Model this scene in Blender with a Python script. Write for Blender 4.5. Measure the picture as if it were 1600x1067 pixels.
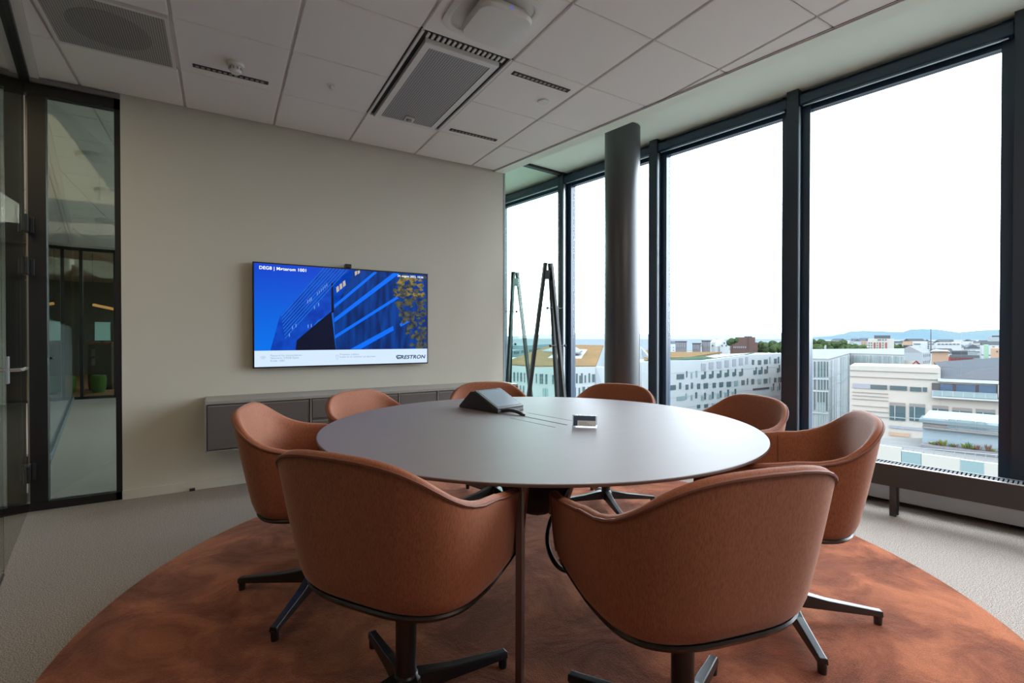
import bpy, bmesh, math, random
from math import sin, cos, pi, radians
from mathutils import Vector, Matrix
random.seed(7)
for o in list(bpy.data.objects): bpy.data.objects.remove(o)
SC = bpy.context.scene; COL = SC.collection

# ------------------------------------------------------------ camera, light, exposure
CAMZ = 1.17; YAW = .5415; PITCH = -.0085; FPX = 753.0
cd = bpy.data.cameras.new('camera'); cam = bpy.data.objects.new('camera', cd); COL.objects.link(cam)
cam.location = (0, 0, CAMZ); cam.rotation_euler = (pi/2 + PITCH, 0, -YAW)
cd.sensor_width = 36; cd.lens = 36*FPX/1600; cd.clip_start = .02; cd.clip_end = 30000
SC.camera = cam
SC.view_settings.view_transform = 'Standard'; SC.view_settings.look = 'None'
SC.view_settings.exposure = 0.3; SC.view_settings.gamma = 1; SC.view_settings.use_curve_mapping = False

world = bpy.data.worlds.new('overcast_sky'); SC.world = world; world.use_nodes = True
wn = world.node_tree.nodes; wl = world.node_tree.links
bg = wn['Background']
tc = wn.new('ShaderNodeTexCoord'); mp = wn.new('ShaderNodeMapping'); mp.inputs['Scale'].default_value = (1.2, 1.2, 4)
nz = wn.new('ShaderNodeTexNoise'); nz.inputs['Scale'].default_value = 1.6; nz.inputs['Detail'].default_value = 5
rp = wn.new('ShaderNodeValToRGB'); rp.color_ramp.elements[0].position = .35; rp.color_ramp.elements[1].position = .65
rp.color_ramp.elements[0].color = (.77, .88, 1, 1); rp.color_ramp.elements[1].color = (.88, .94, 1, 1)
wl.new(tc.outputs['Generated'], mp.inputs[0]); wl.new(mp.outputs[0], nz.inputs['Vector']); wl.new(nz.outputs['Fac'], rp.inputs[0]); wl.new(rp.outputs[0], bg.inputs[0])
bg.inputs['Strength'].default_value = 9.5

def area(name, loc, size, power, col, rot=(0, 0, 0)):
    l = bpy.data.lights.new(name, 'AREA'); l.shape = 'RECTANGLE'; l.size, l.size_y = size; l.energy = power; l.color = col
    o = bpy.data.objects.new(name, l); o.location = loc; o.rotation_euler = rot; COL.objects.link(o); return o
area('rear_fill_light', (1.6, -.55, 2.88), (2.4, .9), 35, (1, .82, .66))  # added warm fill above and behind the camera; no lamp known there
area('corridor_panel_light', (-1.5, 2.4, 2.88), (.8, 3), 55, (1, .66, .42))
area('corridor_far_fill_light', (-2.6, 8.0, 2.88), (.8, 4), 70, (1, .88, .75))  # added to brighten the dark far end of the corridor
area('lounge_fill_light', (-.4, 15.5, 2.88), (3, 3), 160, (1, .85, .7))  # unseen fill added to brighten the lounge beyond the far glass
area('next_room_panel_light', (.5, 8.5, 2.88), (3, 3), 55, (1, .9, .8))

# ------------------------------------------------------------ geometry helpers
RFWD = Vector((sin(YAW), cos(YAW), 0)); RRT = Vector((cos(YAW), -sin(YAW), 0))
def ray(x, y):                     # direction of a photo pixel, used to find world positions
    a = (x-800)/FPX; b = -(y-533.5)/FPX; d, u = cos(PITCH)-b*sin(PITCH), sin(PITCH)+b*cos(PITCH)
    return RFWD*d + RRT*a + Vector((0, 0, u))
C0 = Vector((0, 0, CAMZ))
def at_depth(x, y, D): v = ray(x, y); return C0 + v*(D/(v.dot(RFWD)))
def at_y(x, y, Y): v = ray(x, y); return C0 + v*(Y/v.y)
def at_z(x, y, z): v = ray(x, y); return C0 + v*((z-CAMZ)/v.z)
NW = Vector((.98571, .16846, 0)); TW = Vector((-.16846, .98571, 0))   # window wall normal and direction
def wt(t, d, z): return TW*t + NW*d + Vector((0, 0, z))

OFF = {}
class MB:
    def __init__(s): s.v = []; s.f = []; s.m = []; s.mi = 0
    def add(s, vs, fs):
        n = len(s.v); s.v += [Vector(p) for p in vs]
        for f in fs: s.f.append([n+i for i in f]); s.m.append(s.mi)
        return s
    def hexa(s, a, b):             # two quads (lists of 4), joined
        return s.add(list(a)+list(b), [(3, 2, 1, 0), (4, 5, 6, 7), (0, 1, 5, 4), (1, 2, 6, 5), (2, 3, 7, 6), (3, 0, 4, 7)])
    def box(s, x0, x1, y0, y1, z0, z1):
        return s.hexa([(x0, y0, z0), (x1, y0, z0), (x1, y1, z0), (x0, y1, z0)], [(x0, y0, z1), (x1, y0, z1), (x1, y1, z1), (x0, y1, z1)])
    def wbox(s, t0, t1, d0, d1, z0, z1):
        q = [(t0, d1), (t0, d0), (t1, d0), (t1, d1)]
        return s.hexa([wt(a, b, z0) for a, b in q], [wt(a, b, z1) for a, b in q])
    def prism(s, poly, z0, z1, inset=0):
        n = len(poly); c = Vector((sum(p[0] for p in poly)/n, sum(p[1] for p in poly)/n))
        vs = [(p[0], p[1], z0) for p in poly] + [(p[0], p[1], z1) for p in poly]
        return s.add(vs, [tuple(range(n-1, -1, -1)), tuple(range(n, 2*n))] + [(i, (i+1) % n, n+(i+1) % n, n+i) for i in range(n)])
    def slab(s, pts, nrm):         # polygon extruded by vector
        n = len(pts); nrm = Vector(nrm); P = [Vector(p) for p in pts]
        return s.add(P + [p+nrm for p in P], [tuple(range(n-1, -1, -1)), tuple(range(n, 2*n))] + [(i, (i+1) % n, n+(i+1) % n, n+i) for i in range(n)])
    def tube(s, pts, r, seg=10, sx=1, closed=False, cap=True):
        P = [Vector(p) for p in pts]; n = len(P); R = r if isinstance(r, (list, tuple)) else [r]*n
        vs = []; up = None
        for i, p in enumerate(P):
            if closed: t = P[(i+1) % n]-P[i-1]
            else: t = P[min(i+1, n-1)]-P[max(i-1, 0)]
            t.normalize()
            if up is None:
                up = Vector((0, 0, 1)) if abs(t.z) < .9 else Vector((1, 0, 0))
            a = t.cross(up).normalized(); b = a.cross(t).normalized(); up = b
            for k in range(seg):
                w = 2*pi*(k+.5)/seg; vs.append(p + a*(R[i]*cos(w)*sx) + b*(R[i]*sin(w)))
        fs = []
        for i in range(n if closed else n-1):
            for k in range(seg):
                j = (i+1) % n; fs.append((i*seg+k, i*seg+(k+1) % seg, j*seg+(k+1) % seg, j*seg+k))
        if cap and not closed: fs += [tuple(range(seg-1, -1, -1)), tuple(range((n-1)*seg, n*seg))]
        return s.add(vs, fs)
    def lathe(s, prof, c=(0, 0, 0), seg=48, cap=True, axis=None):
        vs = []; c = Vector(c)
        for r, z in prof:
            for k in range(seg):
                w = 2*pi*k/seg; vs.append(c + Vector((r*cos(w), r*sin(w), z)))
        n = len(prof); fs = []
        for i in range(n-1):
            for k in range(seg): fs.append((i*seg+k, i*seg+(k+1) % seg, (i+1)*seg+(k+1) % seg, (i+1)*seg+k))
        if cap: fs += [tuple(range(seg-1, -1, -1)), tuple(range((n-1)*seg, n*seg))]
        return s.add(vs, fs)
    def build(s, name, mat, parent=None, bevel=0, smooth=False, sub=0, world_co=True, bseg=2, auto=None):
        vs = s.v
        if parent is not None:
            off = OFF.get(parent.name, Vector()) if world_co else Vector()
            loc = Vector()
        else:
            if world_co:
                xs = [p.x for p in vs]; ys = [p.y for p in vs]; zs = [p.z for p in vs]
                off = Vector(((min(xs)+max(xs))/2, (min(ys)+max(ys))/2, min(zs)))
            else: off = Vector()
            loc = off.copy()
        me = bpy.data.meshes.new(name); me.from_pydata([p-off for p in vs], [], s.f)
        for m in (mat if isinstance(mat, list) else [mat]): me.materials.append(m)
        for i, p in enumerate(me.polygons): p.material_index = s.m[i]
        bm = bmesh.new(); bm.from_mesh(me); bmesh.ops.recalc_face_normals(bm, faces=bm.faces)
        if bevel:
            bmesh.ops.bevel(bm, geom=[e for e in bm.edges if len(e.link_faces) == 2 and e.calc_face_angle(0) > .5], offset=bevel, segments=bseg, affect='EDGES', profile=.6)
        bm.to_mesh(me); bm.free()
        if smooth:
            for p in me.polygons: p.use_smooth = True
            try: me.set_sharp_from_angle(angle=auto or radians(35))
            except Exception: pass
        o = bpy.data.objects.new(name, me); COL.objects.link(o); o.location = loc
        OFF[o.name] = off
        if parent is not None: o.parent = parent
        if sub:
            m = o.modifiers.new('subdivision', 'SUBSURF'); m.levels = m.render_levels = sub
        return o
def tag(o, label=None, cat=None, group=None, kind=None):
    if label: o['label'] = label
    if cat: o['category'] = cat
    if group: o['group'] = group
    if kind: o['kind'] = kind
    return o
def root(name, loc, label=None, cat=None, group=None, kind=None, rz=0):
    o = bpy.data.objects.new(name, None); COL.objects.link(o); o.location = loc; o.rotation_euler = (0, 0, rz)
    o.empty_display_size = .1; OFF[o.name] = Vector(loc) if rz == 0 else Vector()
    return tag(o, label, cat, group, kind)
def copy_tree(o, parent=None):
    c = o.copy(); COL.objects.link(c); OFF[c.name] = OFF.get(o.name, Vector())
    if parent is not None: c.parent = parent
    for ch in [x for x in o.children]: copy_tree(ch, c)
    return c
def clip(poly, a, b, c):           # keep a*x+b*y<=c
    out = []
    for i in range(len(poly)):
        p, q = poly[i], poly[(i+1) % len(poly)]
        fp, fq = a*p[0]+b*p[1]-c, a*q[0]+b*q[1]-c
        if fp <= 0: out.append(p)
        if fp*fq < 0:
            k = fp/(fp-fq); out.append((p[0]+(q[0]-p[0])*k, p[1]+(q[1]-p[1])*k))
    return out
def extent(o):
    return o

# ------------------------------------------------------------ materials
MATS = {}
def mat(name, col, rough=.5, metal=0, spec=.5, emit=None, es=1, coat=0, sheen=0, sheen_col=None, noise=None, bump=None, crough=.1):
    if name in MATS: return MATS[name]
    m = bpy.data.materials.new(name); m.use_nodes = True; n = m.node_tree.nodes; l = m.node_tree.links
    b = n['Principled BSDF']; b.inputs['Base Color'].default_value = (*col, 1); b.inputs['Roughness'].default_value = rough
    b.inputs['Metallic'].default_value = metal; b.inputs['Specular IOR Level'].default_value = spec
    b.inputs['Coat Weight'].default_value = coat; b.inputs['Coat Roughness'].default_value = crough
    if sheen:
        b.inputs['Sheen Weight'].default_value = sheen; b.inputs['Sheen Roughness'].default_value = .4
        b.inputs['Sheen Tint'].default_value = (*(sheen_col or (1, 1, 1)), 1)
    if emit: b.inputs['Emission Color'].default_value = (*emit, 1); b.inputs['Emission Strength'].default_value = es
    if noise or bump:
        t = n.new('ShaderNodeTexCoord')
    if noise:                      # (scale, second colour, contrast lo, hi, stretch, detail)
        sc, c2, lo, hi = noise[:4]; st = noise[4] if len(noise) > 4 else (1, 1, 1); det = noise[5] if len(noise) > 5 else 4
        mp = n.new('ShaderNodeMapping'); mp.inputs['Scale'].default_value = st
        z = n.new('ShaderNodeTexNoise'); z.inputs['Scale'].default_value = sc; z.inputs['Detail'].default_value = det
        r = n.new('ShaderNodeMapRange'); r.inputs[1].default_value = lo; r.inputs[2].default_value = hi
        x = n.new('ShaderNodeMix'); x.data_type = 'RGBA'; x.inputs[6].default_value = (*col, 1); x.inputs[7].default_value = (*c2, 1)
        l.new(t.outputs['Object'], mp.inputs[0]); l.new(mp.outputs[0], z.inputs['Vector']); l.new(z.outputs['Fac'], r.inputs[0])
        l.new(r.outputs[0], x.inputs[0]); l.new(x.outputs[2], b.inputs['Base Color'])
    if bump:                       # (scale, strength, distance, stretch)
        mp = n.new('ShaderNodeMapping'); mp.inputs['Scale'].default_value = bump[3] if len(bump) > 3 else (1, 1, 1)
        z = n.new('ShaderNodeTexNoise'); z.inputs['Scale'].default_value = bump[0]; z.inputs['Detail'].default_value = 3
        q = n.new('ShaderNodeBump'); q.inputs['Strength'].default_value = bump[1]; q.inputs['Distance'].default_value = bump[2]
        l.new(t.outputs['Object'], mp.inputs[0]); l.new(mp.outputs[0], z.inputs['Vector']); l.new(z.outputs['Fac'], q.inputs['Height']); l.new(q.outputs[0], b.inputs['Normal'])
    MATS[name] = m; return m
def glass(name, tint, refl=1.0, gcol=(1, 1, 1), diff=0, dcol=(.5, .5, .5)):
    m = bpy.data.materials.new(name); m.use_nodes = True; n = m.node_tree.nodes; l = m.node_tree.links
    n.remove(n['Principled BSDF']); out = n['Material Output']
    tr = n.new('ShaderNodeBsdfTransparent'); tr.inputs[0].default_value = (*tint, 1)
    gl = n.new('ShaderNodeBsdfGlossy'); gl.inputs['Roughness'].default_value = .0; gl.inputs[0].default_value = (*gcol, 1)
    fr = n.new('ShaderNodeLayerWeight'); fr.inputs[0].default_value = .5     # Schlick reflectance, same from both sides
    pw = n.new('ShaderNodeMath'); pw.operation = 'POWER'; pw.inputs[1].default_value = 5; l.new(fr.outputs['Facing'], pw.inputs[0])
    mu = n.new('ShaderNodeMath'); mu.operation = 'MULTIPLY_ADD'; mu.inputs[1].default_value = .96*refl; mu.inputs[2].default_value = .04*refl; mu.use_clamp = True
    mx = n.new('ShaderNodeMixShader'); l.new(pw.outputs[0], mu.inputs[0]); l.new(mu.outputs[0], mx.inputs[0])
    l.new(tr.outputs[0], mx.inputs[1]); l.new(gl.outputs[0], mx.inputs[2]); last = mx
    if diff:
        df = n.new('ShaderNodeBsdfDiffuse'); df.inputs[0].default_value = (*dcol, 1)
        m2 = n.new('ShaderNodeMixShader'); m2.inputs[0].default_value = diff; l.new(mx.outputs[0], m2.inputs[1]); l.new(df.outputs[0], m2.inputs[2]); last = m2
    l.new(last.outputs[0], out.inputs[0]); MATS[name] = m; return m

M_wall = mat('painted_wall', (.60, .56, .48), .75, bump=(180, .15, .002))
M_tile = mat('ceiling_tile_board', (.85, .80, .755), .9, bump=(260, .4, .002))
M_soffit = mat('soffit_plaster', (.80, .86, .74), .85)
M_grid = mat('ceiling_grid_metal', (.72, .68, .65), .5)
M_gap = mat('ceiling_shadow_gap', (.05, .045, .04), .9)
M_carpet = mat('grey_loop_carpet', (.52, .45, .40), .95, noise=(230, (.20, .17, .15), .42, .58, (1, 1, 1), 3), bump=(220, .8, .006))
M_frame = mat('black_frame_metal', (.008, .008, .009), .45)
M_navy = mat('dark_anodised_window_frame', (.010, .030, .065), .3, .0, .7)  # blue of window bloom and sky highlights put into frames and fins
M_navy2 = mat('mullion_fin_metal', (.028, .040, .060), .36, .3, .7)
M_alu = mat('bare_aluminium', (.6, .65, .7), .3, .9)
M_column = mat('column_dark_paint', (.045, .045, .05), .33, .0, .9)
M_bench = mat('bench_dark_powdercoat', (.04, .036, .034), .5)
M_grille = mat('grille_grey_metal', (.045, .052, .06), .6, 0, .15)
M_conv = mat('convector_grey', (.50, .50, .50), .5)
M_wood = mat('pale_oak_floor', (.5, .25, .13), .5, noise=(3, (.35, .16, .08), .3, .7, (1, 14, 1)))
M_glassw = glass('window_glass', (.96, .98, .98), .9)
M_glassp = glass('partition_glass', (.60, .67, .65), 1.0)
M_glassd = glass('door_glass', (.50, .56, .54), .9)
M_glassf = glass('frosted_glass_film', (.35, .38, .40), 1.2, diff=.35, dcol=(.20, .22, .23))
M_fabric = mat('rust_upholstery', (.34, .115, .056), .7, 0, .35, sheen=.3, sheen_col=(1, .75, .65), noise=(300, (.23, .076, .037), .38, .68, (1, 1, .2), 3), bump=(500, .3, .001))
M_piping = mat('chair_piping', (.20, .065, .038), .6)
M_black = mat('black_satin_metal', (.014, .014, .015), .30, 0, .6)
M_pan = mat('black_seat_pan', (.016, .013, .012), .3)
M_gloss = mat('black_glossy_sheet', (.006, .006, .007), .12)
M_table = mat('table_brown_laminate', (.205, .172, .172), .5, 0, .45, noise=(3, (.196, .164, .164), .3, .7, (1, 9, 1)))
M_tedge = mat('table_edge', (.11, .062, .05), .45)
M_groove = mat('groove_dark', (.02, .017, .016), .7)
M_cab = mat('cabinet_lacquer', (.11, .095, .088), .5)
M_cabtop = mat('cabinet_top_lacquer', (.30, .28, .25), .4)
M_cabf = mat('cabinet_frame_metal', (.22, .20, .185), .4)
M_white = mat('white_plastic', (.75, .72, .68), .4)
M_wshade = mat('grey_plastic', (.35, .32, .30), .5)
M_perf = None
M_red = mat('leg_brown_enamel', (.10, .045, .038), .3)

# perforated metal: real colour pattern of tiny holes
def perforated(name, c1, c2, sx, sy):
    m = mat(name, c1, .5); n = m.node_tree.nodes; l = m.node_tree.links; b = n['Principled BSDF']
    t = n.new('ShaderNodeTexCoord'); sp = n.new('ShaderNodeSeparateXYZ'); l.new(t.outputs['Object'], sp.inputs[0])
    outs = []
    for i, s_ in ((0, sx), (1, sy)):
        a = n.new('ShaderNodeMath'); a.operation = 'MULTIPLY'; a.inputs[1].default_value = 2*pi/s_; l.new(sp.outputs[i], a.inputs[0])
        c = n.new('ShaderNodeMath'); c.operation = 'SINE'; l.new(a.outputs[0], c.inputs[0]); outs.append(c)
    p = n.new('ShaderNodeMath'); p.operation = 'ADD'; l.new(outs[0].outputs[0], p.inputs[0]); l.new(outs[1].outputs[0], p.inputs[1])
    r = n.new('ShaderNodeMapRange'); r.inputs[1].default_value = .1; r.inputs[2].default_value = .9; l.new(p.outputs[0], r.inputs[0])
    x = n.new('ShaderNodeMix'); x.data_type = 'RGBA'; x.inputs[6].default_value = (*c1, 1); x.inputs[7].default_value = (*c2, 1)
    l.new(r.outputs[0], x.inputs[0]); l.new(x.outputs[2], b.inputs['Base Color']); return m
M_perf = perforated('perforated_grille', (.42, .40, .40), (.06, .055, .055), .016, .016)
M_perf2 = perforated('perforated_diffuser', (.40, .37, .35), (.07, .06, .055), .012, .012)
M_perf3 = perforated('perforated_diffuser_core', (.30, .275, .26), (.035, .03, .03), .012, .012)

# rug: long pile with brushed patches
M_rug = mat('rust_pile_rug', (.44, .135, .062), .95, 0, .1, sheen=.5, sheen_col=(1, .6, .45))
n = M_rug.node_tree.nodes; l = M_rug.node_tree.links; b = n['Principled BSDF']
t = n.new('ShaderNodeTexCoord')
z1 = n.new('ShaderNodeTexNoise'); z1.inputs['Scale'].default_value = 3.0; z1.inputs['Detail'].default_value = 7; z1.inputs['Roughness'].default_value = .62; z1.inputs['Distortion'].default_value = .7
z2 = n.new('ShaderNodeTexNoise'); z2.inputs['Scale'].default_value = 330; z2.inputs['Detail'].default_value = 2
l.new(t.outputs['Object'], z1.inputs['Vector']); l.new(t.outputs['Object'], z2.inputs['Vector'])
r1 = n.new('ShaderNodeValToRGB'); e = r1.color_ramp.elements; e[0].position = .38; e[0].color = (.15, .038, .021, 1); e[1].position = .63; e[1].color = (.50, .165, .078, 1)
k = e.new(.5); k.color = (.28, .080, .040, 1); l.new(z1.outputs['Fac'], r1.inputs[0])
mr = n.new('ShaderNodeMapRange'); mr.inputs[1].default_value = .3; mr.inputs[2].default_value = .7; mr.inputs[3].default_value = .72; mr.inputs[4].default_value = 1.15; l.new(z2.outputs['Fac'], mr.inputs[0])
mm = n.new('ShaderNodeVectorMath'); mm.operation = 'SCALE'; l.new(r1.outputs[0], mm.inputs[0]); l.new(mr.outputs[0], mm.inputs['Scale']); l.new(mm.outputs[0], b.inputs['Base Color'])
ad = n.new('ShaderNodeMath'); ad.operation = 'MULTIPLY_ADD'; ad.inputs[1].default_value = 6; l.new(z1.outputs['Fac'], ad.inputs[0]); l.new(z2.outputs['Fac'], ad.inputs[2])
bp = n.new('ShaderNodeBump'); bp.inputs['Strength'].default_value = .7; bp.inputs['Distance'].default_value = .006; l.new(ad.outputs[0], bp.inputs['Height']); l.new(bp.outputs[0], b.inputs['Normal'])

# ------------------------------------------------------------ room shell
H = 2.905; H2 = 3.16; YW = 4.42; YB = -1.3; YF = 20.0
DW = 4.26; DL = -.36; GX, GY, G = -.2328, 2.6, .6
def polyd(d0, d1, y0, y1):         # plan polygon between wall-parallel lines
    X = lambda d, y: (d-NW.y*y)/NW.x
    return [(X(d0, y0), y0), (X(d1, y0), y0), (X(d1, y1), y1), (X(d0, y1), y1)]
floor = MB().prism(polyd(-3.2, 4.5, YB, 12.0), -.2, 0).build('floor', M_carpet); tag(floor, kind='structure')
tag(MB().prism(polyd(-3.2, 4.5, 12.0, YF), -.2, .0).build('floor', M_wood), kind='structure')

MBc = MB()
MBc.prism(polyd(-3.2, 3.275, YB, YF), 2.922, 3.0)          # backing above the tiles
MBc.prism(polyd(3.225, 3.275, YB, 12), 2.905, 2.93)
ceiling = MBc.build('ceiling', M_grid); tag(ceiling, kind='structure')
MB().prism(polyd(3.154, 3.275, YB, 12), 2.903, 2.921).build('border_strip', M_soffit, ceiling)
MB().prism(polyd(3.146, 3.153, YB, 12), 2.897, 2.921).build('edge_trim', M_grid, ceiling)
MB().prism(polyd(3.128, 3.134, YB, YW), 2.9035, 2.9045).build('edge_trim', M_gap, ceiling)
s = MB(); s.prism(polyd(3.2, 4.5, YB, YF), H2, H2+.14); s.prism(polyd(3.235, 3.275, YB, YF), 2.921, H2)
s.build('soffit', M_soffit, ceiling)
MB().prism(polyd(-3.2, 4.5, YB-.2, YF+.2), H2+.14, H2+.4).build('slab', M_gap, ceiling)
MB().prism(polyd(DL+.03, DL+.075, YB, 12), 2.897, 2.921).build('edge_trim', M_grid, ceiling)
# tiles: full tile mesh shared
def tile_mb(poly):
    m = MB(); n_ = len(poly); cx = sum(p[0] for p in poly)/n_; cy = sum(p[1] for p in poly)/n_
    def ins(k): 
        out = []
        for x, y in poly:
            L = math.hypot(x-cx, y-cy); out.append((x-(x-cx)/L*k, y-(y-cy)/L*k))
        return out
    a, b = poly, ins(.006)
    m.add([(p[0], p[1], 2.921) for p in a]+[(p[0], p[1], 2.909) for p in a]+[(p[0], p[1], 2.905) for p in b],
          [tuple(range(n_)), tuple(range(3*n_-1, 2*n_-1, -1))]+[(i+q*n_, (i+1) % n_+q*n_, (i+1) % n_+(q+1)*n_, i+(q+1)*n_) for q in (0, 1) for i in range(n_)])
    return m
skip = {(2, 0), (2, 1), (-1, 1)}
shared = {}
for i in range(-4, 7):
    for j in range(-9, 17):
        if j == 3 and False: continue
        if (i, j) in skip: continue
        if j > 3 and i > 1: continue
        x0, x1 = GX+G*i+.008, GX+G*(i+1)-.008; y0, y1 = GY+G*j+.003, GY+G*(j+1)-.003
        p = [(x0, y0), (x1, y0), (x1, y1), (x0, y1)]
        p0 = list(p)
        p = clip(p, NW.x, NW.y, 3.146)
        if len(p) < 3: continue
        p = clip(p, -NW.x, -NW.y, -(DL+.075))
        if j <= 3:
            if j in (2, 3): p = clip(p, 0, 1, YW-.03 if i < 0 else YW) if j < 3 else clip(p, 0, 1, YW-.0) if False else (clip(p, 0, 1, YW-.03) if j == 2 else clip(p, 0, -1, -(YW+.12)))
        p = [q for k_, q in enumerate(p) if math.hypot(q[0]-p[k_-1][0], q[1]-p[k_-1][1]) > 1e-4]
        if len(p) < 3: continue
        full = len(p) == 4 and all(abs(a[0]-b_[0])+abs(a[1]-b_[1]) < 1e-6 for a, b_ in zip(p, p0))
        if full and 'f' in shared:
            o = shared['f'][0].copy(); COL.objects.link(o); o.location = shared['f'][0].location + Vector((G*(i-shared['f'][1]), G*(j-shared['f'][2]), 0)); o.parent = ceiling
        else:
            o = tile_mb(p).build('ceiling_tile', M_tile, ceiling)
            if full: shared['f'] = (o, i, j)

# walls
wt_ = MB().box(-.62, 2.556, YW, YW+.13, 0, H+.015).build('wall_back', M_wall); tag(wt_, kind='structure')
MB().box(-.62, 2.556, YW-.012, YW, 0, .065).build('baseboard_back', M_wall).__setitem__('kind', 'structure')
tag(MB().box(2.55, 2.575, YW+.0, YW+.13, .0, H+.015).build('trim_1', mat('wall_end_metal', (.35, .42, .40), .4)), kind='structure')
tag(MB().box(polyd(-3.2, 0, YB, 0)[0][0], 5.0, YB-.15, YB, 0, H2+.14).build('wall_front', mat('dark_back_wall', (.12, .10, .09), .8)), kind='structure')  # unseen wall, made dark and close to cut light behind the camera
tag(MB().slab([wt(-4, -3.2, 0), wt(22, -3.2, 0), wt(22, -3.2, 3.2), wt(-4, -3.2, 3.2)], NW*-.15).build('wall_corridor', mat('corridor_wall', (.42, .45, .43), .8)), kind='structure')
tag(MB().wbox(-4, 14, 4.34, 4.5, 0, .24).build('wall_right', M_navy), kind='structure')
# solid wall of the neighbouring room, far partition and the space beyond
tag(MB().box(-1.76, 3.2, 12.0, 12.15, 0, 3.3).build('wall_far', M_wall), kind='structure')
tag(MB().box(-8, 4, YF, YF+.15, 0, 3.3).build('wall_end', mat('end_wall_grey', (.16, .18, .18), .7)), kind='structure')
fp = root('window_12', (-3, 12, 0), kind='structure')
for x0, x1 in ((-4.9, -4.86), (-2.30, -2.25), (-1.80, -1.76), (-3.75, -3.71)): MB().box(x0, x1, 11.97, 12.03, .0, 2.85).build('frame_post', M_frame, fp)
MB().box(-4.9, -1.76, 11.97, 12.03, 2.80, 2.86).build('frame_rail', M_frame, fp); MB().box(-4.9, -1.76, 11.97, 12.03, 0, .05).build('frame_rail', M_frame, fp)
MB().box(-4.86, -1.80, 11.995, 12.005, .05, 2.80).build('glass_pane', M_glassp, fp)
tag(MB().box(-4.9, -1.76, 11.97, 12.03, 2.86, 3.2).build('wall_above_partition', M_wall), kind='structure')
tag(MB().wbox(12.3, 19.5, 4.3, 4.5, 0, 3.3).build('wall_lounge', M_wall), kind='structure')

# ---- column
tag(MB().lathe([(.165, 0), (.165, H2-.012)], (3.27, 3.40, 0), 64).build('trim_2', M_column, smooth=True), kind='structure')
MB().lathe([(.185, H2-.012), (.185, H2), ], (3.27, 3.40, 0), 48).build('trim_3', M_soffit).__setitem__('kind', 'structure')

# ---- window wall bays
TP = 1.285; T0 = .197
for k in range(-1, 9):
    c = T0+TP*k; w = root('window_%d' % (k+3), wt(c, 4.36, 0), kind='structure')
    n_ = c+TP
    MB().wbox(c-.043, c+.043, DW, 4.40, 0, H2).build('mullion', M_navy2, w)
    MB().wbox(c-.0475, c-.0435, 4.272, 4.30, .26, 3.02).build('mullion_seal', M_alu, w)
    MB().wbox(c-.104, c+.104, 4.34, 4.42, .0, H2).build('frame_post', M_navy, w)
    MB().wbox(c+.104, n_-.104, 4.355, 4.42, 3.0, H2).build('frame_head', M_navy, w)
    MB().wbox(c+.104, n_-.104, 4.355, 4.42, .2, .262).build('frame_sill', M_navy, w)
    MB().wbox(c+.045, n_-.045, 4.275, 4.345, 3.035, 3.115).build('blind_cassette', M_navy, w, bevel=.008)
    MB().wbox(c+.07, n_-.07, 4.285, 4.295, 3.018, 3.024).build('blind_bottom_bar', M_alu, w)
    MB().wbox(c+.104, n_-.104, 4.385, 4.393, .262, 3.0).build('glass_pane', M_glassw, w)

# ---- glass partition between wall end and window wall
gp = root('wall_partition', (2.57, 4.6, 0), kind='structure')
P0, P1 = Vector((2.60, 4.62, 0)), wt(4.03, 4.26, 0)+Vector((0, .02, 0))
dv = (P1-P0).normalized(); nv = Vector((-dv.y, dv.x, 0))
MB().slab([P0+nv*-.006, P1+nv*-.006, P1+nv*.006, P0+nv*.006], (0, 0, H2)).build('glass_pane', glass('partition_glass_green', (.80, .90, .86), .5), gp)
MB().slab([q+Vector((0, 0, H2-.03)) for q in (P0+nv*-.03, P1+nv*-.03, P1+nv*.03, P0+nv*.03)], (0, 0, .029)).build('head_channel', M_frame, gp)
MB().slab([q for q in (P0+nv*-.025, P1+nv*-.025, P1+nv*.025, P0+nv*.025)], (0, 0, .03)).build('floor_channel', M_frame, gp)

# ---- glazed pane between the room and the next room, left of the screen wall
lx = (DL-NW.y*YW)/NW.x
g1 = root('window_13', (-.87, YW+.03, 0), kind='structure')
for x0, x1 in ((-.655, -.62),): MB().box(x0, x1, YW+.005, YW+.065, 0, H-.01).build('frame_post', M_frame, g1)
MB().box(-2.4, -.62, YW+.005, YW+.065, 2.80, 2.875).build('frame_rail', M_frame, g1)
MB().box(-2.4, -.62, YW+.005, YW+.065, 0, .055).build('frame_rail', M_frame, g1)
MB().box(-2.4, -.62, YW-.02, YW+.08, 2.875, H).build('frame_head', mat('head_trim', (.22, .19, .17), .6), g1)
MB().box(-1.02, -.655, YW+.03, YW+.04, .055, 2.80).build('glass_pane', M_glassp, g1)
MB().box(-1.108, -1.018, YW+.01, YW+.06, .055, 2.80).build('door_stop', M_frame, g1)

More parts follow.
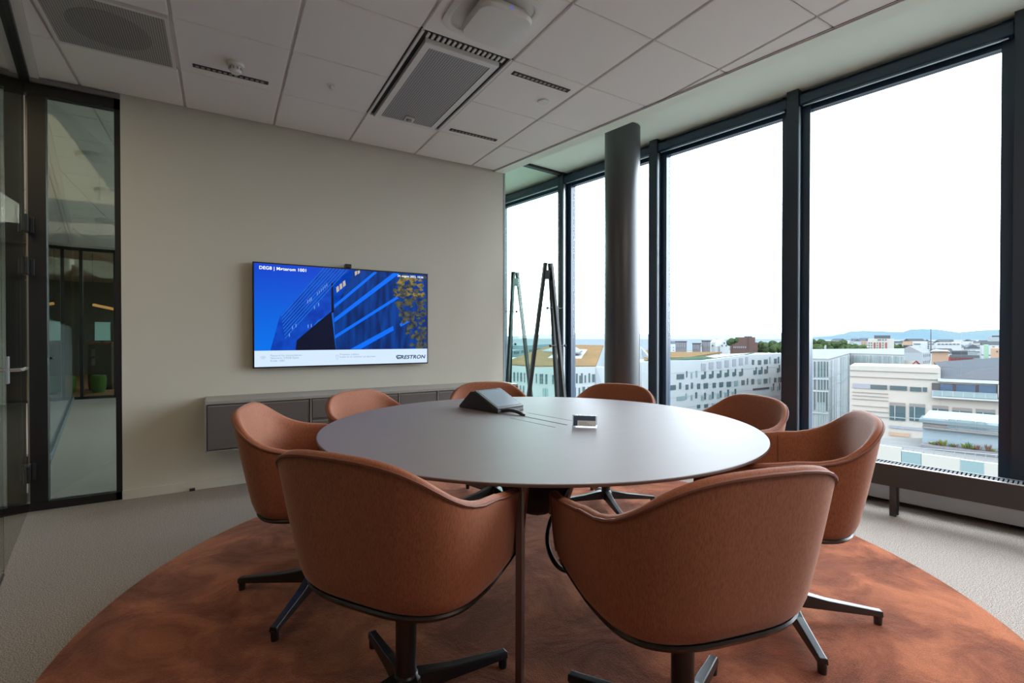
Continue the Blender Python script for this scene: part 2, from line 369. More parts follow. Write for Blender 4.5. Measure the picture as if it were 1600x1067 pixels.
# ---- left glass wall: door leaf next to the corner, fixed panes towards the camera
lw = root('wall_left', wt(0, DL, 0), kind='structure')
for a, b_ in ((-1.3, 1.0), (1.01, 2.2), (2.21, 3.42)):
    MB().wbox(a, b_, DL-.006, DL+.006, .03, 2.86).build('glass_pane', M_glassd, lw)
MB().wbox(-1.3, 4.55, DL-.03, DL+.03, 2.862, H).build('head_channel', M_frame, lw)
MB().wbox(-1.3, 3.42, DL-.008, DL+.008, 0, .012).build('floor_channel', M_frame, lw)
dr = root('door_1', wt(4.0, DL, 0), kind='structure')
MB().wbox(3.43, 4.545, DL-.006, DL+.006, .012, 2.855).build('glass_leaf', M_glassd, dr)
for z in (.27, 1.64, 1.92):
    hg = MB().wbox(4.44, 4.56, DL+.006, DL+.022, z-.055, z+.055).build('hinge', M_frame, dr, bevel=.004)
    MB().wbox(4.535, 4.56, DL+.022, DL+.045, z-.055, z+.055).build('hinge_knuckle', M_frame, hg, bevel=.004)
hd = MB().tube([wt(3.60, DL+.0, 1.0), wt(3.60, DL+.05, 1.0), wt(3.62, DL+.06, 1.0), wt(3.80, DL+.06, 1.0)], .010, 12).build('door_handle', mat('chrome', (.8, .8, .8), .15, 1), dr, smooth=True)
hd['label'] = 'polished chrome lever handle'
MB().wbox(3.57, 3.63, DL+.006, DL+.012, .93, 1.07).build('handle_plate', M_alu, hd)
# glass wall continuing beyond into the next room, with its own skirting and a second door
ng = root('wall_left_beyond', wt(8, DL, 0), kind='structure')
MB().wbox(5.75, 12.1, DL-.006, DL+.006, .1, 2.88).build('glass_pane', M_glassp, ng)
MB().wbox(4.72, 12.1, DL-.02, DL+.03, 0, .09).build('skirting', mat('skirting_grey', (.10, .12, .13), .5), ng)
MB().wbox(5.75, 12.1, DL-.01, DL+.008, .1, 1.35).build('privacy_film', M_glassf, ng)
MB().wbox(4.72, 12.1, DL-.02, DL+.02, 2.885, H).build('head_channel', M_grid, ng)
d2 = root('door_2', wt(5.2, DL, 0), kind='structure')
MB().wbox(4.70, 5.72, DL-.015, DL+.015, .02, 2.87).build('door_panel', mat('door_grey_green', (.10, .12, .115), .4), d2)
for z in (.30, 1.62, 1.88): MB().wbox(4.66, 4.76, DL+.015, DL+.035, z-.055, z+.055).build('hinge', M_frame, d2, bevel=.004)
h2 = MB().tube([wt(5.62, DL+.015, 1.0), wt(5.62, DL+.06, 1.0), wt(5.6, DL+.07, 1.0), wt(5.45, DL+.07, 1.0)], .010, 12).build('door_handle', M_black, d2, smooth=True)
MB().wbox(5.60, 5.64, DL+.015, DL+.03, 1.05, 1.16).build('lock_plate', M_black, d2)

# ------------------------------------------------------------ convector and bench along the window
bn = root('window_bench', wt(.8, 3.99, 0), 'long dark grey metal bench-height radiator cover on posts below the windows', 'radiator cover')
MB().wbox(-1.1, 3.90, 3.93, 3.945, .195, .335).build('front_panel', M_bench, bn, bevel=.002)
MB().wbox(-1.1, 3.90, 3.945, 4.06, .195, .21).build('bottom_panel', M_bench, bn)
MB().wbox(-1.1, 3.90, 3.93, 3.947, .335, .339).build('front_edge', M_alu, bn)
g = MB()
for q in range(250):
    a = -1.1+q*.02; g.wbox(a, a+.012, 3.948, 4.06, .322, .334)
g = g.build('grille_slats', M_grille, bn); g['kind'] = 'stuff'
MB().wbox(-1.1, 3.90, 4.06, 4.075, .195, .336).build('back_panel', M_bench, bn)
for tpos in (-1.0, .757, 2.9):
    MB().wbox(tpos-.018, tpos+.018, 3.935, 3.985, 0, .196).build('post', M_bench, bn, bevel=.002)
    MB().wbox(tpos-.028, tpos-.0185, 3.95, 3.975, .012, .196).build('post_rail', M_black, bn)
cv = root('convector', wt(.8, 4.2, 0), 'low grey convector heater running along the foot of the window wall', 'heater')
MB().wbox(-1.1, 3.95, 4.19, 4.32, .035, .135).build('casing', M_conv, cv, bevel=.003)
MB().wbox(-1.1, 3.95, 4.17, 4.32, .142, .165).build('top_lid', mat('lid_grey', (.30, .33, .36), .45), cv, bevel=.003)
MB().wbox(-1.1, 3.95, 4.165, 4.172, .160, .172).build('lid_lip', M_alu, cv)
for q in range(5): MB().wbox(-1.1+q*1.2, -1.06+q*1.2, 4.22, 4.30, 0, .035).build('foot', M_black, cv)

# ------------------------------------------------------------ rug and table
RC = Vector((1.358, 1.995, 0))
m = MB(); prof = [(1.90, 0), (1.916, .004), (1.914, .010), (1.90, .013), (1.7, .0135), (1.2, .0135), (.6, .0135), (.01, .0135)]
m.lathe(prof, RC, 128); tag(m.build('round_rug', M_rug, smooth=True), 'large round rust-orange deep-pile rug under the table and chairs', 'rug')
TC = Vector((1.374, 2.033, 0)); RT = 1.045
tb = root('conference_table', TC, 'large round conference table with brown-grey top', 'table')
m = MB(); m.lathe([(.01, .712), (.93, .712), (.985, .716), (RT-.004, .7285), (RT, .732), (RT-.001, .7385), (RT-.004, .740), (RT-.3, .740), (.01, .740)], TC, 160)
top = m.build('tabletop', M_table, tb, smooth=True, auto=radians(20))
MB().lathe([(RT+.0008, .7305), (RT+.0012, .735), (RT+.0002, .7382)], TC, 160, cap=False).build('edge_band', M_tedge, tb, smooth=True)
def strip(p, q, w, name, z0=.7398, z1=.7406, par=tb, mt=M_groove):
    a, b_ = Vector((*p, z0)), Vector((*q, z0)); d_ = (b_-a).normalized(); n2 = Vector((-d_.y, d_.x, 0))*w/2
    return MB().slab([a-n2, b_-n2, b_+n2, a+n2], (0, 0, z1-z0)).build(name, mt, par)
# cable flaps: two thin lids and the dark brush slot between them
strip((1.405, 2.228), (1.449, 1.885), .010, 'cable_slot', .7396, .7408)
strip((1.49, 2.31), (1.545, 1.965), .003, 'flap_seam'); strip((1.315, 2.206), (1.362, 1.865), .003, 'flap_seam')
# blade legs
for ang, bl in ((0, 0), (pi/2, 1), (pi, 2), (3*pi/2, 3)):
    base = math.atan2(1.275-TC.y, .79-TC.x) + ang
    u = Vector((cos(base), sin(base), 0)); v = Vector((-u.y, u.x, 0))
    def P(r, s_, z): return TC + u*r + v*s_ + Vector((0, 0, z))
    a = [P(.86, -.009, .014), P(.955, -.009, .014), P(.955, .009, .014), P(.86, .009, .014)]
    b_ = [P(.80, -.009, .712), P(.935, -.009, .712), P(.935, .009, .712), P(.80, .009, .712)]
    lg = MB().hexa(a, b_).build('leg', M_black, tb, bevel=.002)
    MB().hexa([P(.954, -.0095, .014), P(.962, -.0095, .014), P(.962, .0095, .014), P(.954, .0095, .014)], [P(.934, -.0095, .712), P(.942, -.0095, .712), P(.942, .0095, .712), P(.934, .0095, .712)]).build('edge_strip', M_red, lg)
    MB().hexa([P(.10, -.02, .692), P(.82, -.02, .692), P(.82, .02, .692), P(.10, .02, .692)], [P(.10, -.02, .711), P(.82, -.02, .711), P(.82, .02, .711), P(.10, .02, .711)]).build('underframe_rail', M_black, lg)
# cable bag under the middle
bag = root('cable_bag', (TC.x, TC.y, .28), 'black glossy cable pouch hanging under the middle of the table', 'cable pouch')
m = MB(); N = 40; rows = [(.712, .175, .125), (.64, .17, .12), (.52, .155, .105), (.42, .14, .09), (.34, .12, .075), (.295, .095, .055), (.282, .05, .03)]
vs = []; bu = RRT; bv = RFWD
for (z, a, b_) in rows:
    for k in range(N):
        w_ = 2*pi*k/N; cw, sw = cos(w_), sin(w_); f_ = 1+.035*sin(7*w_+z*3)
        x_ = 1.3*a*math.copysign(abs(cw)**.6, cw)*f_; y_ = b_*math.copysign(abs(sw)**.6, sw)*f_
        vs.append(TC + bu*x_ + bv*y_ + Vector((0, 0, z+.010*sin(5*w_)*(z < .5))))
fs = [(i*N+k, i*N+(k+1) % N, (i+1)*N+(k+1) % N, (i+1)*N+k) for i in range(len(rows)-1) for k in range(N)]+[tuple(range((len(rows)-1)*N, len(rows)*N))]
m.add(vs, fs).build('pouch', M_gloss, bag, smooth=True, auto=radians(60))
hz = [at_depth(893, 752, 2.25), at_depth(880, 775, 2.22), at_depth(868, 797, 2.15), at_depth(859, 818, 2.08), at_depth(855, 842, 2.0), at_depth(860, 866, 1.93), at_depth(872, 885, 1.90), at_depth(890, 894, 1.92), at_depth(915, 905, 2.0), at_z(950, 925, .024)]
def smoothline(P, n_=8):
    out = []
    for i in range(len(P)-1):
        p0, p1, p2, p3 = P[max(i-1, 0)], P[i], P[i+1], P[min(i+2, len(P)-1)]
        for k in range(n_):
            t_ = k/n_; out.append(.5*((2*p1)+(p2-p0)*t_+(2*p0-5*p1+4*p2-p3)*t_*t_+(3*p1-p0-3*p2+p3)*t_**3))
    out.append(P[-1]); return out
tag(MB().tube(smoothline([p+Vector((0, 0, 0)) for p in hz]), .0095, 12).build('cable_hose', M_gloss, smooth=True), 'black cable hose curving from the pouch down to the rug', 'cable')

# ------------------------------------------------------------ chairs
def chair_proto():
    r = root('conference_chair', (0, 0, 0))
    def plan(s, W, B, F, wf, ex=2.5):     # s 0..1 around from right front tip, local front = +Y
        arm = .30
        if s < arm or s > 1-arm:
            k_ = (s/arm) if s < arm else ((1-s)/arm)
            y = F*(1-k_) + 0*k_; x = wf+(W-wf)*math.sin(k_*pi/2)
            return Vector((x if s < arm else -x, y))
        a = (s-arm)/(1-2*arm)*pi
        ca, sa = cos(a), sin(a)
        return Vector((W*math.copysign(abs(ca)**(2/ex), ca), -B*abs(sa)**(2/ex)))
    def rim(s):
        q = min(s, 1-s)*2              # 0 tip .. 1 back centre
        tab = ((0, .655), (.2, .668), (.3, .678), (.4, .687), (.5, .694), (.6, .702), (.65, .717), (.7, .740), (.75, .768), (.8, .797), (.85, .821), (.9, .838), (.95, .849), (1.01, .854))
        zs = []
        for w_ in (-.03, 0, .03):
            qq = min(max(q+w_, 0), 1)
            for (a, za), (b_, zb_) in zip(tab, tab[1:]):
                if a <= qq <= b_: zs.append(za+(zb_-za)*(qq-a)/(b_-a)); break
        return sum(zs)/len(zs)
    NS, NV = 64, 14
    def outer(s, v):
        top, bot = plan(s, .322, .306, .285, .288, 3.4), plan(s, .288, .225, .262, .270, 3.0)
        g_ = v**.8; p = bot.lerp(top, g_)
        q = min(s, 1-s)*2
        zb = .425 + .02*max(0, 1-q/.5)
        z = zb + (rim(s)-zb)*v
        if v < .12:                    # round under
            k_ = (1-v/.12)**2*.02; p = p*(1-k_/max(p.length, .01))
        return p, z
    def inner(s, v):
        p, z = outer(s, v)
        th = .028 + .022*(1-v)
        # inward normal in plan
        e_ = .004; a = outer(max(s-e_, 0), v)[0]; b_ = outer(min(s+e_, 1), v)[0]; t_ = (b_-a).normalized(); nn = Vector((-t_.y, t_.x))
        if nn.dot(-p+Vector((0, .05))) < 0: nn = -nn
        return p+nn*th, z
    m = MB(); vs = []
    ring = []
    for i in range(NS+1):
        s = i/NS; col_ = []
        for j in range(NV+1):
            p, z = outer(s, j/NV); col_.append(Vector((p.x, p.y, z)))
        a, _ = outer(s, 1); b_, zt = inner(s, 1)
        for k_ in (.2, .5, .8): 
            p = a.lerp(b_, k_); col_.append(Vector((p.x, p.y, zt+.010*math.sin(k_*pi))))
        for j in range(NV, -1, -1):
            p, z = inner(s, j/NV); col_.append(Vector((p.x, p.y, z)))
        ring.append(col_)
    L = len(ring[0])
    # rounded front ends of the arms
    def endcap(col_, sgn):
        out = []
        for k_ in (1, 2):
            out.append([c + Vector((0, .010*k_/2, 0)) for c in col_])
        return out
    for col_ in ring: vs += col_
    fs = [(i*L+j, (i+1)*L+j, (i+1)*L+j+1, i*L+j+1) for i in range(NS) for j in range(L-1)]
    fs += [(i*L, i*L+L-1, (i+1)*L+L-1, (i+1)*L) for i in range(NS)]
    for i0 in (0, NS):
        half = (L-1)//2
        for j in range(half):
            a_, b2, c_, d_ = i0*L+j, i0*L+j+1, i0*L+L-2-j, i0*L+L-1-j
            fs.append((a_, b2, c_, d_) if len({a_, b2, c_, d_}) == 4 else tuple(dict.fromkeys((a_, b2, c_, d_))))
    m.add(vs, fs); sh = m.build('shell', M_fabric, r, smooth=True, auto=radians(70))
    # piping between outer skin and rim
    pts = []
    for i in range(NS+1):
        p, z = outer(i/NS, 1); pts.append(Vector((p.x*1.003, p.y*1.003, z-.002)))
    def front(s_, vv): p, z = outer(s_, vv); return Vector((p.x*1.003, p.y+.0005, z))
    fr = [front(0, vv) for vv in (.15, .35, .55, .75, .9)]; fl = [front(1, vv) for vv in (.9, .75, .55, .35, .15)]
    MB().tube(fr+pts+fl, .0048, 6).build('piping', M_piping, r, smooth=True)
    # seams where back and arms meet
    for s_ in (.30, .70):
        sp_ = []
        for j in range(9):
            p, z = inner(s_, .25+.72*j/8); c_ = Vector((0, .05)); d_ = (c_-p).normalized(); sp_.append(Vector((p.x+d_.x*.0005, p.y+d_.y*.0005, z)))
        MB().tube(sp_, .0022, 5).build('seam', M_piping, r, smooth=True)
    # seat cushion
    m = MB(); N_ = 48; vs = []
    def seatp(k, g_, z):
        a = 2*pi*k/N_; ca, sa = cos(a), sin(a)
        x = .25*math.copysign(abs(ca)**.62, ca); y = (.27 if sa > 0 else .20)*math.copysign(abs(sa)**.62, sa)
        return Vector((x*g_, y*g_+.0, z))
    prof = [(.90, .425), (1.0, .435), (1.02, .455), (.99, .478), (.92, .488), (.6, .486), (.3, .482), (.02, .480)]
    for g_, z in prof:
        for k in range(N_): vs.append(seatp(k, g_, z))
    m.add(vs, [(i*N_+k, i*N_+(k+1) % N_, (i+1)*N_+(k+1) % N_, (i+1)*N_+k) for i in range(len(prof)-1) for k in range(N_)]+[tuple(range(N_-1, -1, -1)), tuple(range((len(prof)-1)*N_, len(prof)*N_))])
    m.build('seat_cushion', M_fabric, r, smooth=True, auto=radians(60))
    # black pan under shell
    m = MB(); vs = []
    pr = [(.35, .405), (.75, .408), (.97, .418), (1.0, .430), (.985, .436)]
    for g_, z in pr:
        for i in range(NS+1):
            s = i/NS; p = plan(s, .285, .225, .264, .270, 3.0); q = min(s, 1-s)*2
            vs.append(Vector((p.x*g_, p.y*g_+.0, z+.018*max(0, 1-q/.5)*g_)))
    n1 = NS+1
    m.add(vs, [(i*n1+k, i*n1+(k+1) % n1, (i+1)*n1+(k+1) % n1, (i+1)*n1+k) for i in range(len(pr)-1) for k in range(n1)]+[tuple(range(n1)), tuple(range((len(pr)-1)*n1, len(pr)*n1))])
    m.build('seat_pan', M_pan, r, smooth=True, auto=radians(50))
    # base with four legs
    bs = MB().lathe([(.032, .405), (.032, .115), (.045, .10), (.048, .07), (.035, .06)], (0, 0, 0), 24).build('base_column', M_black, r, smooth=True)
    for k in range(4):
        a = pi/2*k; u = Vector((cos(a), sin(a), 0)); v = Vector((-sin(a), cos(a), 0))
        m = MB(); secs = [(.02, .030, .055, .112), (.06, .024, .050, .105), (.16, .021, .045, .083), (.33, .017, .036, .060), (.365, .017, .034, .056)]
        vs = []
        for (rr, hw, z0, z1) in secs:
            for (q, z) in ((-1, z0), (1, z0), (1, z1), (-1, z1)): vs.append(u*rr+v*(hw*q*(.8 if z == z1 else 1))+Vector((0, 0, z)))
        fs = [(3, 2, 1, 0), tuple(range(16, 20))]+[(i*4+j, i*4+(j+1) % 4, (i+1)*4+(j+1) % 4, (i+1)*4+j) for i in range(4) for j in range(4)]
        lg = m.add(vs, fs).build('leg', M_black, bs, bevel=.004)
    # glides merged with each leg end
    for lg in list(bs.children):
        pass
    return r, bs
ch0, bs0 = chair_proto()
# feet: extend each leg mesh by a short glide block
for k, lg in enumerate([c for c in bs0.children if c.name.startswith('leg')]):
    a = pi/2*k; me = lg.data; bm = bmesh.new(); bm.from_mesh(me)
    g_ = bmesh.ops.create_cone(bm, cap_ends=True, segments=14, radius1=.014, radius2=.016, depth=.04, matrix=Matrix.Translation((cos(a)*.352, sin(a)*.352, .020)))
    bm.to_mesh(me); bm.free()
spots = [  # position, facing offset, base angle, label
 ((.487, 1.45), 0.0, math.atan2(1.459-1.45, .854-.487), 'rust tub chair nearest the camera left of the middle leg, seen from behind'),
 ((1.119, .918), 0.0, math.atan2(1.065-.918, 1.461-1.119), 'rust tub chair nearest the camera on the right, its back filling the lower right'),
 ((.365, 2.33), 0.0, math.atan2(2.541-2.33, .053-.365), 'rust tub chair at the left side of the table, nearest the glass door'),
 ((2.0, 1.13), 0.0, math.atan2(.893-1.13, 2.271-2.0), 'rust tub chair at the right side of the table, in front of the window bench'),
 ((2.26, 2.504), 0.0, math.atan2(2.366-2.504, 2.566-2.26), 'rust tub chair across the table in front of the dark round column'),
 ((1.654, 2.996), 0.0, math.atan2(3.29-2.996, 1.611-1.654), 'rust tub chair across the table behind the black touch panel'),
 ((2.429, 1.749), 0.0, .5, 'rust tub chair on the far right with the white office facade behind it'),
 ((.861, 2.925), 0.0, .3, 'rust tub chair on the far side standing in front of the drawers below the screen')]
for i, (p, fo, ba, lb) in enumerate(spots):
    o = ch0 if i == 0 else copy_tree(ch0)
    o.location = (p[0], p[1], .0135)
    if i in (4, 5, 6, 7): o.scale = (.95, .95, .95)
    face = math.atan2(TC.y-p[1], TC.x-p[0]) + fo
    o.rotation_euler = (0, 0, face-pi/2)
    for c in o.children:
        if c.name.startswith('base_column'): c.rotation_euler = (0, 0, ba-(face-pi/2))
    tag(o, lb, 'chair', 'rust tub chairs around the table')

# ------------------------------------------------------------ on the table
tpn = root('touch_panel', (1.33, 2.5, .74), 'black wedge-shaped touch control panel on the table', 'touch panel')
A_, B_, pk = Vector((1.25, 2.714, .741)), Vector((1.328, 2.36, .741)), Vector((1.28, 2.56, .85)); ex = Vector((.20, .045, 0))
B2 = B_+Vector((0, .005, .020))
bd = MB().slab([A_, B_, B2, pk, pk+Vector((-.012, .03, -.003)), A_+Vector((0, -.004, .012))], ex).build('body', mat('panel_body', (.022, .021, .023), .45), tpn, bevel=.004)
nrm = (B2-pk).cross(ex).normalized(); nrm = nrm if nrm.z > 0 else -nrm
def sc(u, v): return pk + (B2-pk)*v + ex*u
MB().slab([sc(.0, .0)+nrm*.001, sc(1, .0)+nrm*.001, sc(1, 1)+nrm*.001, sc(0, 1)+nrm*.001], nrm*.006).build('bezel', mat('panel_bezel', (.10, .10, .11), .25), tpn, bevel=.002)
MB().slab([sc(.07, .07)+nrm*.0072, sc(.95, .07)+nrm*.0072, sc(.95, .90)+nrm*.0072, sc(.07, .90)+nrm*.0072], nrm*.0008).build('display', mat('panel_display', (.20, .23, .28), .2, 0, .8), tpn)  # display base colour raised to hold its grey-blue reflection
tag(MB().tube(smoothline([Vector((1.36, 2.375, .752)), Vector((1.385, 2.335, .760)), Vector((1.405, 2.29, .757)), Vector((1.415, 2.25, .748)), Vector((1.412, 2.225, .7425))]), .010, 12).build('panel_cable', M_black, smooth=True), 'thick black cable from the touch panel into the table slot', 'cable')
sg = root('table_sign', (1.49, 1.80, .74), 'small clear acrylic stand with a blue and white card on the table', 'sign')
a, b_ = Vector((1.43, 1.822, .741)), Vector((1.515, 1.742, .741)); d_ = (b_-a).normalized(); bk = Vector((-d_.y, d_.x, 0)); bk = bk if bk.y > 0 else -bk
M_acr = glass('clear_acrylic', (.93, .95, .97), 1.5, diff=.12, dcol=(.9, .95, 1))
MB().slab([a, b_, b_+bk*.055, a+bk*.055], (0, 0, .004)).build('base_plate', M_acr, sg)
lean = bk*.024+Vector((0, 0, .055))
MB().slab([a+Vector((0, 0, .004)), b_+Vector((0, 0, .004)), b_+lean, a+lean], bk*.004).build('front_plate', M_acr, sg)
MB().slab([a+lean, b_+lean, b_+bk*.055+Vector((0, 0, .004)), a+bk*.055+Vector((0, 0, .004))], bk*.003).build('back_plate', M_acr, sg)
def cd_(u, v): return a + (b_-a)*u + Vector((0, 0, .004))*(1-v) + lean*v - bk*.001
crd = MB().slab([cd_(.04, .06), cd_(.96, .06), cd_(.96, .96), cd_(.04, .96)], bk*-.0006).build('card', mat('card_white', (.75, .82, .88), .5), sg)
MB().slab([cd_(.05, .55)-bk*.001, cd_(.95, .55)-bk*.001, cd_(.95, .95)-bk*.001, cd_(.05, .95)-bk*.001], bk*-.0004).build('blue_header', mat('card_blue', (.05, .09, .16), .5), crd)
MB().slab([cd_(.05, .08)-bk*.001, cd_(.22, .08)-bk*.001, cd_(.22, .55)-bk*.001, cd_(.05, .55)-bk*.001], bk*-.0004).build('blue_header', mat('card_blue', (.05, .09, .16), .5), crd)
for q in range(3): MB().slab([cd_(.28, .16+q*.11)-bk*.001, cd_(.8-.1*q, .16+q*.11)-bk*.001, cd_(.8-.1*q, .19+q*.11)-bk*.001, cd_(.28, .19+q*.11)-bk*.001], bk*-.0003).build('text_line', mat('card_text', (.2, .25, .3), .5), crd)

# ------------------------------------------------------------ console cabinet under the screen
cb = root('wall_cabinet', (1.1, 4.22, .355), 'long floating grey-brown console mounted on the wall below the screen', 'cabinet')
CY = 4.05; X0, X1 = -.105, 2.50
MB().box(X0, X1, CY+.02, YW-.002, .357, .69).build('body', M_cab, cb)
MB().box(X0-.004, X1+.004, CY-.003, YW-.001, .69, .712).build('cabinet_top', M_cabtop, cb, bevel=.002)
MB().box(X0-.004, X1+.004, CY-.002, CY+.02, .350, .357).build('bottom_edge', M_cabf, cb)
divs = [X0, .238, .594, .95, 1.305, 1.66, 2.02, 2.37, X1]
for k, xx in enumerate(divs): MB().box(xx-.004 if k else xx-.004, xx+.006, CY-.002, CY+.02, .357, .69).build('divider', M_cabf, cb)
for k in range(len(divs)-1):
    x0, x1 = divs[k]+.012, divs[k+1]-.009
    if k in (2,):
        for z0, z1 in ((.365, .515), (.535, .683)):
            dw = MB().box(x0, x1, CY+.004, CY+.022, z0, z1).build('drawer', M_cab, cb, bevel=.002)
            MB().box(x0, x1, CY+.001, CY+.004, z1-.008, z1).build('pull_edge', M_cabf, dw)
    else:
        dd = MB().box(x0, x1, CY+.006, CY+.022, .364, .684).build('door', M_cab, cb, bevel=.002)
        MB().box(x0+.002, x1-.002, CY+.003, CY+.0065, .672, .678).build('pull_edge', M_cabf, dd)

# ------------------------------------------------------------ wall screen
tv = root('wall_screen', (.95, 4.38, .93), 'large flat wall screen showing a blue picture of a glass building', 'screen')
TY = 4.345
def tp(x, y, off=0): return at_y(380+x/5.08, 390+y/5.08, TY-off)
q = [tp(75, 95), tp(1467, 190), tp(1467, 905), tp(75, 942)]
TX0, TX1 = (q[0].x+q[3].x)/2, (q[1].x+q[2].x)/2; TZ1, TZ0 = (q[0].z+q[1].z)/2, (q[2].z+q[3].z)/2
M_bez = mat('screen_bezel', (.006, .006, .008), .3)
MB().box(TX0, TX1, TY, TY+.045, TZ0, TZ1).build('bezel', M_bez, tv, bevel=.003)
MB().box(TX0+.25, TX1-.25, TY+.045, YW-.001, TZ0+.15, TZ1-.15).build('wall_bracket', M_bez, tv)
def em(name, c, s_=1.0): return mat(name, (0, 0, 0), .3, emit=c, es=s_, spec=.2)
bz = .011
def R_(u, v): return Vector((TX0+bz+(TX1-TX0-2*bz)*u, 0, TZ0+bz+(TZ1-TZ0-2*bz)*(1-v)))   # u right, v down
def crop_uv(x, y):
    p = tp(x, y); return ((p.x-TX0-bz)/(TX1-TX0-2*bz), 1-(p.z-TZ0-bz)/(TZ1-TZ0-2*bz))
def flat(name, uvs, mt, lay, par=tv):
    ps = []
    for u, v in uvs:
        p = R_(min(max(u, 0), 1), min(max(v, 0), 1)); p.y = TY-.0006-.0002*lay; ps.append(p)
    return MB().slab(ps, (0, -.0001, 0)).build(name, mt, par)
def C(*pts): return [crop_uv(x, y) for x, y in pts]
# blue gradient sky of the picture
Msky = em('screen_sky', (.003, .10, .62)); n = Msky.node_tree.nodes; l = Msky.node_tree.links
t = n.new('ShaderNodeTexCoord'); sp = n.new('ShaderNodeSeparateXYZ'); rr = n.new('ShaderNodeMapRange'); rr.inputs[1].default_value = .0; rr.inputs[2].default_value = .8
cr = n.new('ShaderNodeValToRGB'); cr.color_ramp.elements[0].color = (.002, .16, .72, 1); cr.color_ramp.elements[1].color = (.004, .05, .50, 1)
l.new(t.outputs['Object'], sp.inputs[0]); l.new(sp.outputs[2], rr.inputs[0]); l.new(rr.outputs[0], cr.inputs[0]); l.new(cr.outputs[0], n['Principled BSDF'].inputs['Emission Color'])
scr = flat('display', [(0, 0), (1, 0), (1, 1), (0, 1)], Msky, 0)
def glassy(name, c1, c2, sc_, st):
    m_ = em(name, c1); n = m_.node_tree.nodes; l = m_.node_tree.links
    t = n.new('ShaderNodeTexCoord'); mp = n.new('ShaderNodeMapping'); mp.inputs['Rotation'].default_value = (0, st[3], 0); mp.inputs['Scale'].default_value = st[:3]
    z = n.new('ShaderNodeTexNoise'); z.inputs['Scale'].default_value = sc_; cr = n.new('ShaderNodeValToRGB'); cr.color_ramp.elements[0].position = .35; cr.color_ramp.elements[1].position = .65
    cr.color_ramp.elements[0].color = (*c1, 1); cr.color_ramp.elements[1].color = (*c2, 1)
    l.new(t.outputs['Object'], mp.inputs[0]); l.new(mp.outputs[0], z.inputs['Vector']); l.new(z.outputs['Fac'], cr.inputs[0]); l.new(cr.outputs[0], n['Principled BSDF'].inputs['Emission Color']); return m_
Mb1 = glassy('picture_left_facade', (.002, .035, .33), (.004, .06, .46), 12, (1, 1, 1, 0))
Mb2 = glassy('picture_right_facade', (.002, .016, .10), (.002, .042, .25), 7, (3, 1, .5, 0))
flat('picture_building', C((640, 100), (880, 130), (715, 500), (590, 560), (415, 800), (215, 800), (290, 530)), Mb1, 1)
flat('picture_building', C((860, 130), (1467, 190), (1467, 800), (735, 800), (700, 270)), Mb2, 1)
flat('picture_shadow', C((700, 490), (735, 800), (415, 800), (425, 720), (590, 580)), em('picture_dark', (.004, .006, .022)), 2)
flat('picture_shadow', C((698, 265), (712, 262), (722, 500), (700, 500)), em('picture_dark', (.004, .006, .022)), 2)
Mst = em('picture_stripe', (.002, .13, .78)); Mst2 = em('picture_stripe_thin', (.012, .15, .62))
for pl in (((720, 440), (1035, 178), (1065, 180), (722, 468)), ((722, 545), (1190, 185), (1240, 190), (724, 578)), ((728, 680), (1215, 372), (1235, 385), (730, 706)), ((850, 790), (1190, 605), (1195, 640), (930, 790)), ((1240, 590), (1310, 545), (1325, 570), (1250, 612))):
    flat('picture_stripe', C(*pl), Mst, 3)
for k in range(9):
    o_ = k*24; a0 = (300+o_*.18, 525+o_*1.05); a1 = (640+o_*1.1, 128+o_*.10)
    if k < 8: flat('picture_line', C((a0[0], a0[1]), (a1[0], a1[1]), (a1[0]+5, a1[1]+3), (a0[0]+3, a0[1]+5)), Mst2, 3)
Mwin = em('picture_lit_window', (.45, .38, .30)); Mwin2 = em('picture_pale_window', (.12, .25, .62))
for k in range(3): flat('picture_window', C((738+k*26, 300-k*22), (756+k*26, 286-k*22), (762+k*26, 326-k*22), (742+k*26, 342-k*22)), Mwin, 4)
for k in range(2): flat('picture_window', C((885+k*22, 175-k*6), (902+k*22, 168-k*4), (905+k*22, 195-k*12), (888+k*22, 208-k*12)), Mwin, 4)
for k in range(6): flat('picture_window', C((585+k*15, 340-k*14), (591+k*15, 334-k*14), (593+k*15, 358-k*14), (587+k*15, 366-k*14)), Mwin2, 4)
for x, y in ((512, 410), (528, 398), (540, 388), (565, 455), (598, 432), (515, 605), (540, 600), (390, 615), (418, 600), (366, 675)):
    flat('picture_window', C((x-4, y-6), (x+3, y-14), (x+5, y+12), (x-2, y+20)), Mwin2, 4)
Mfo = glassy('picture_foliage', (.04, .045, .04), (.26, .19, .04), 26, (1, 1, 1, 0)); Mfo2 = glassy('picture_foliage_dark', (.008, .018, .06), (.09, .09, .04), 26, (1, 1, 1, 0))
rnd = random.Random(3)
for k in range(150):
    cx = rnd.uniform(1190, 1455); cy = rnd.uniform(205, 780); 
    if cy > 400 and cx < 1190+(cy-400)*.42: continue
    rx, ry = rnd.uniform(14, 36), rnd.uniform(12, 30); nn_ = 9
    pl = [(cx+rx*cos(2*pi*i/nn_)*rnd.uniform(.5, 1.1), cy+ry*sin(2*pi*i/nn_)*rnd.uniform(.5, 1.1)) for i in range(nn_)]
    flat('picture_leaves', [(min(u, .999), v) for u, v in C(*pl)], Mfo if (cy < 380 and k % 3) else Mfo2, 5+k*.05)
Mbar = em('screen_footer', (.55, .68, .84)); Mtx = em('screen_text_white', (.9, .95, 1)); Mdk = em('screen_text_dark', (.012, .03, .07)); Mgr = em('screen_text_grey', (.22, .27, .36))
flat('footer_bar', [(0, crop_uv(87, 803)[1]), (1, crop_uv(87, 803)[1]), (1, 1), (0, 1)], Mbar, 11)
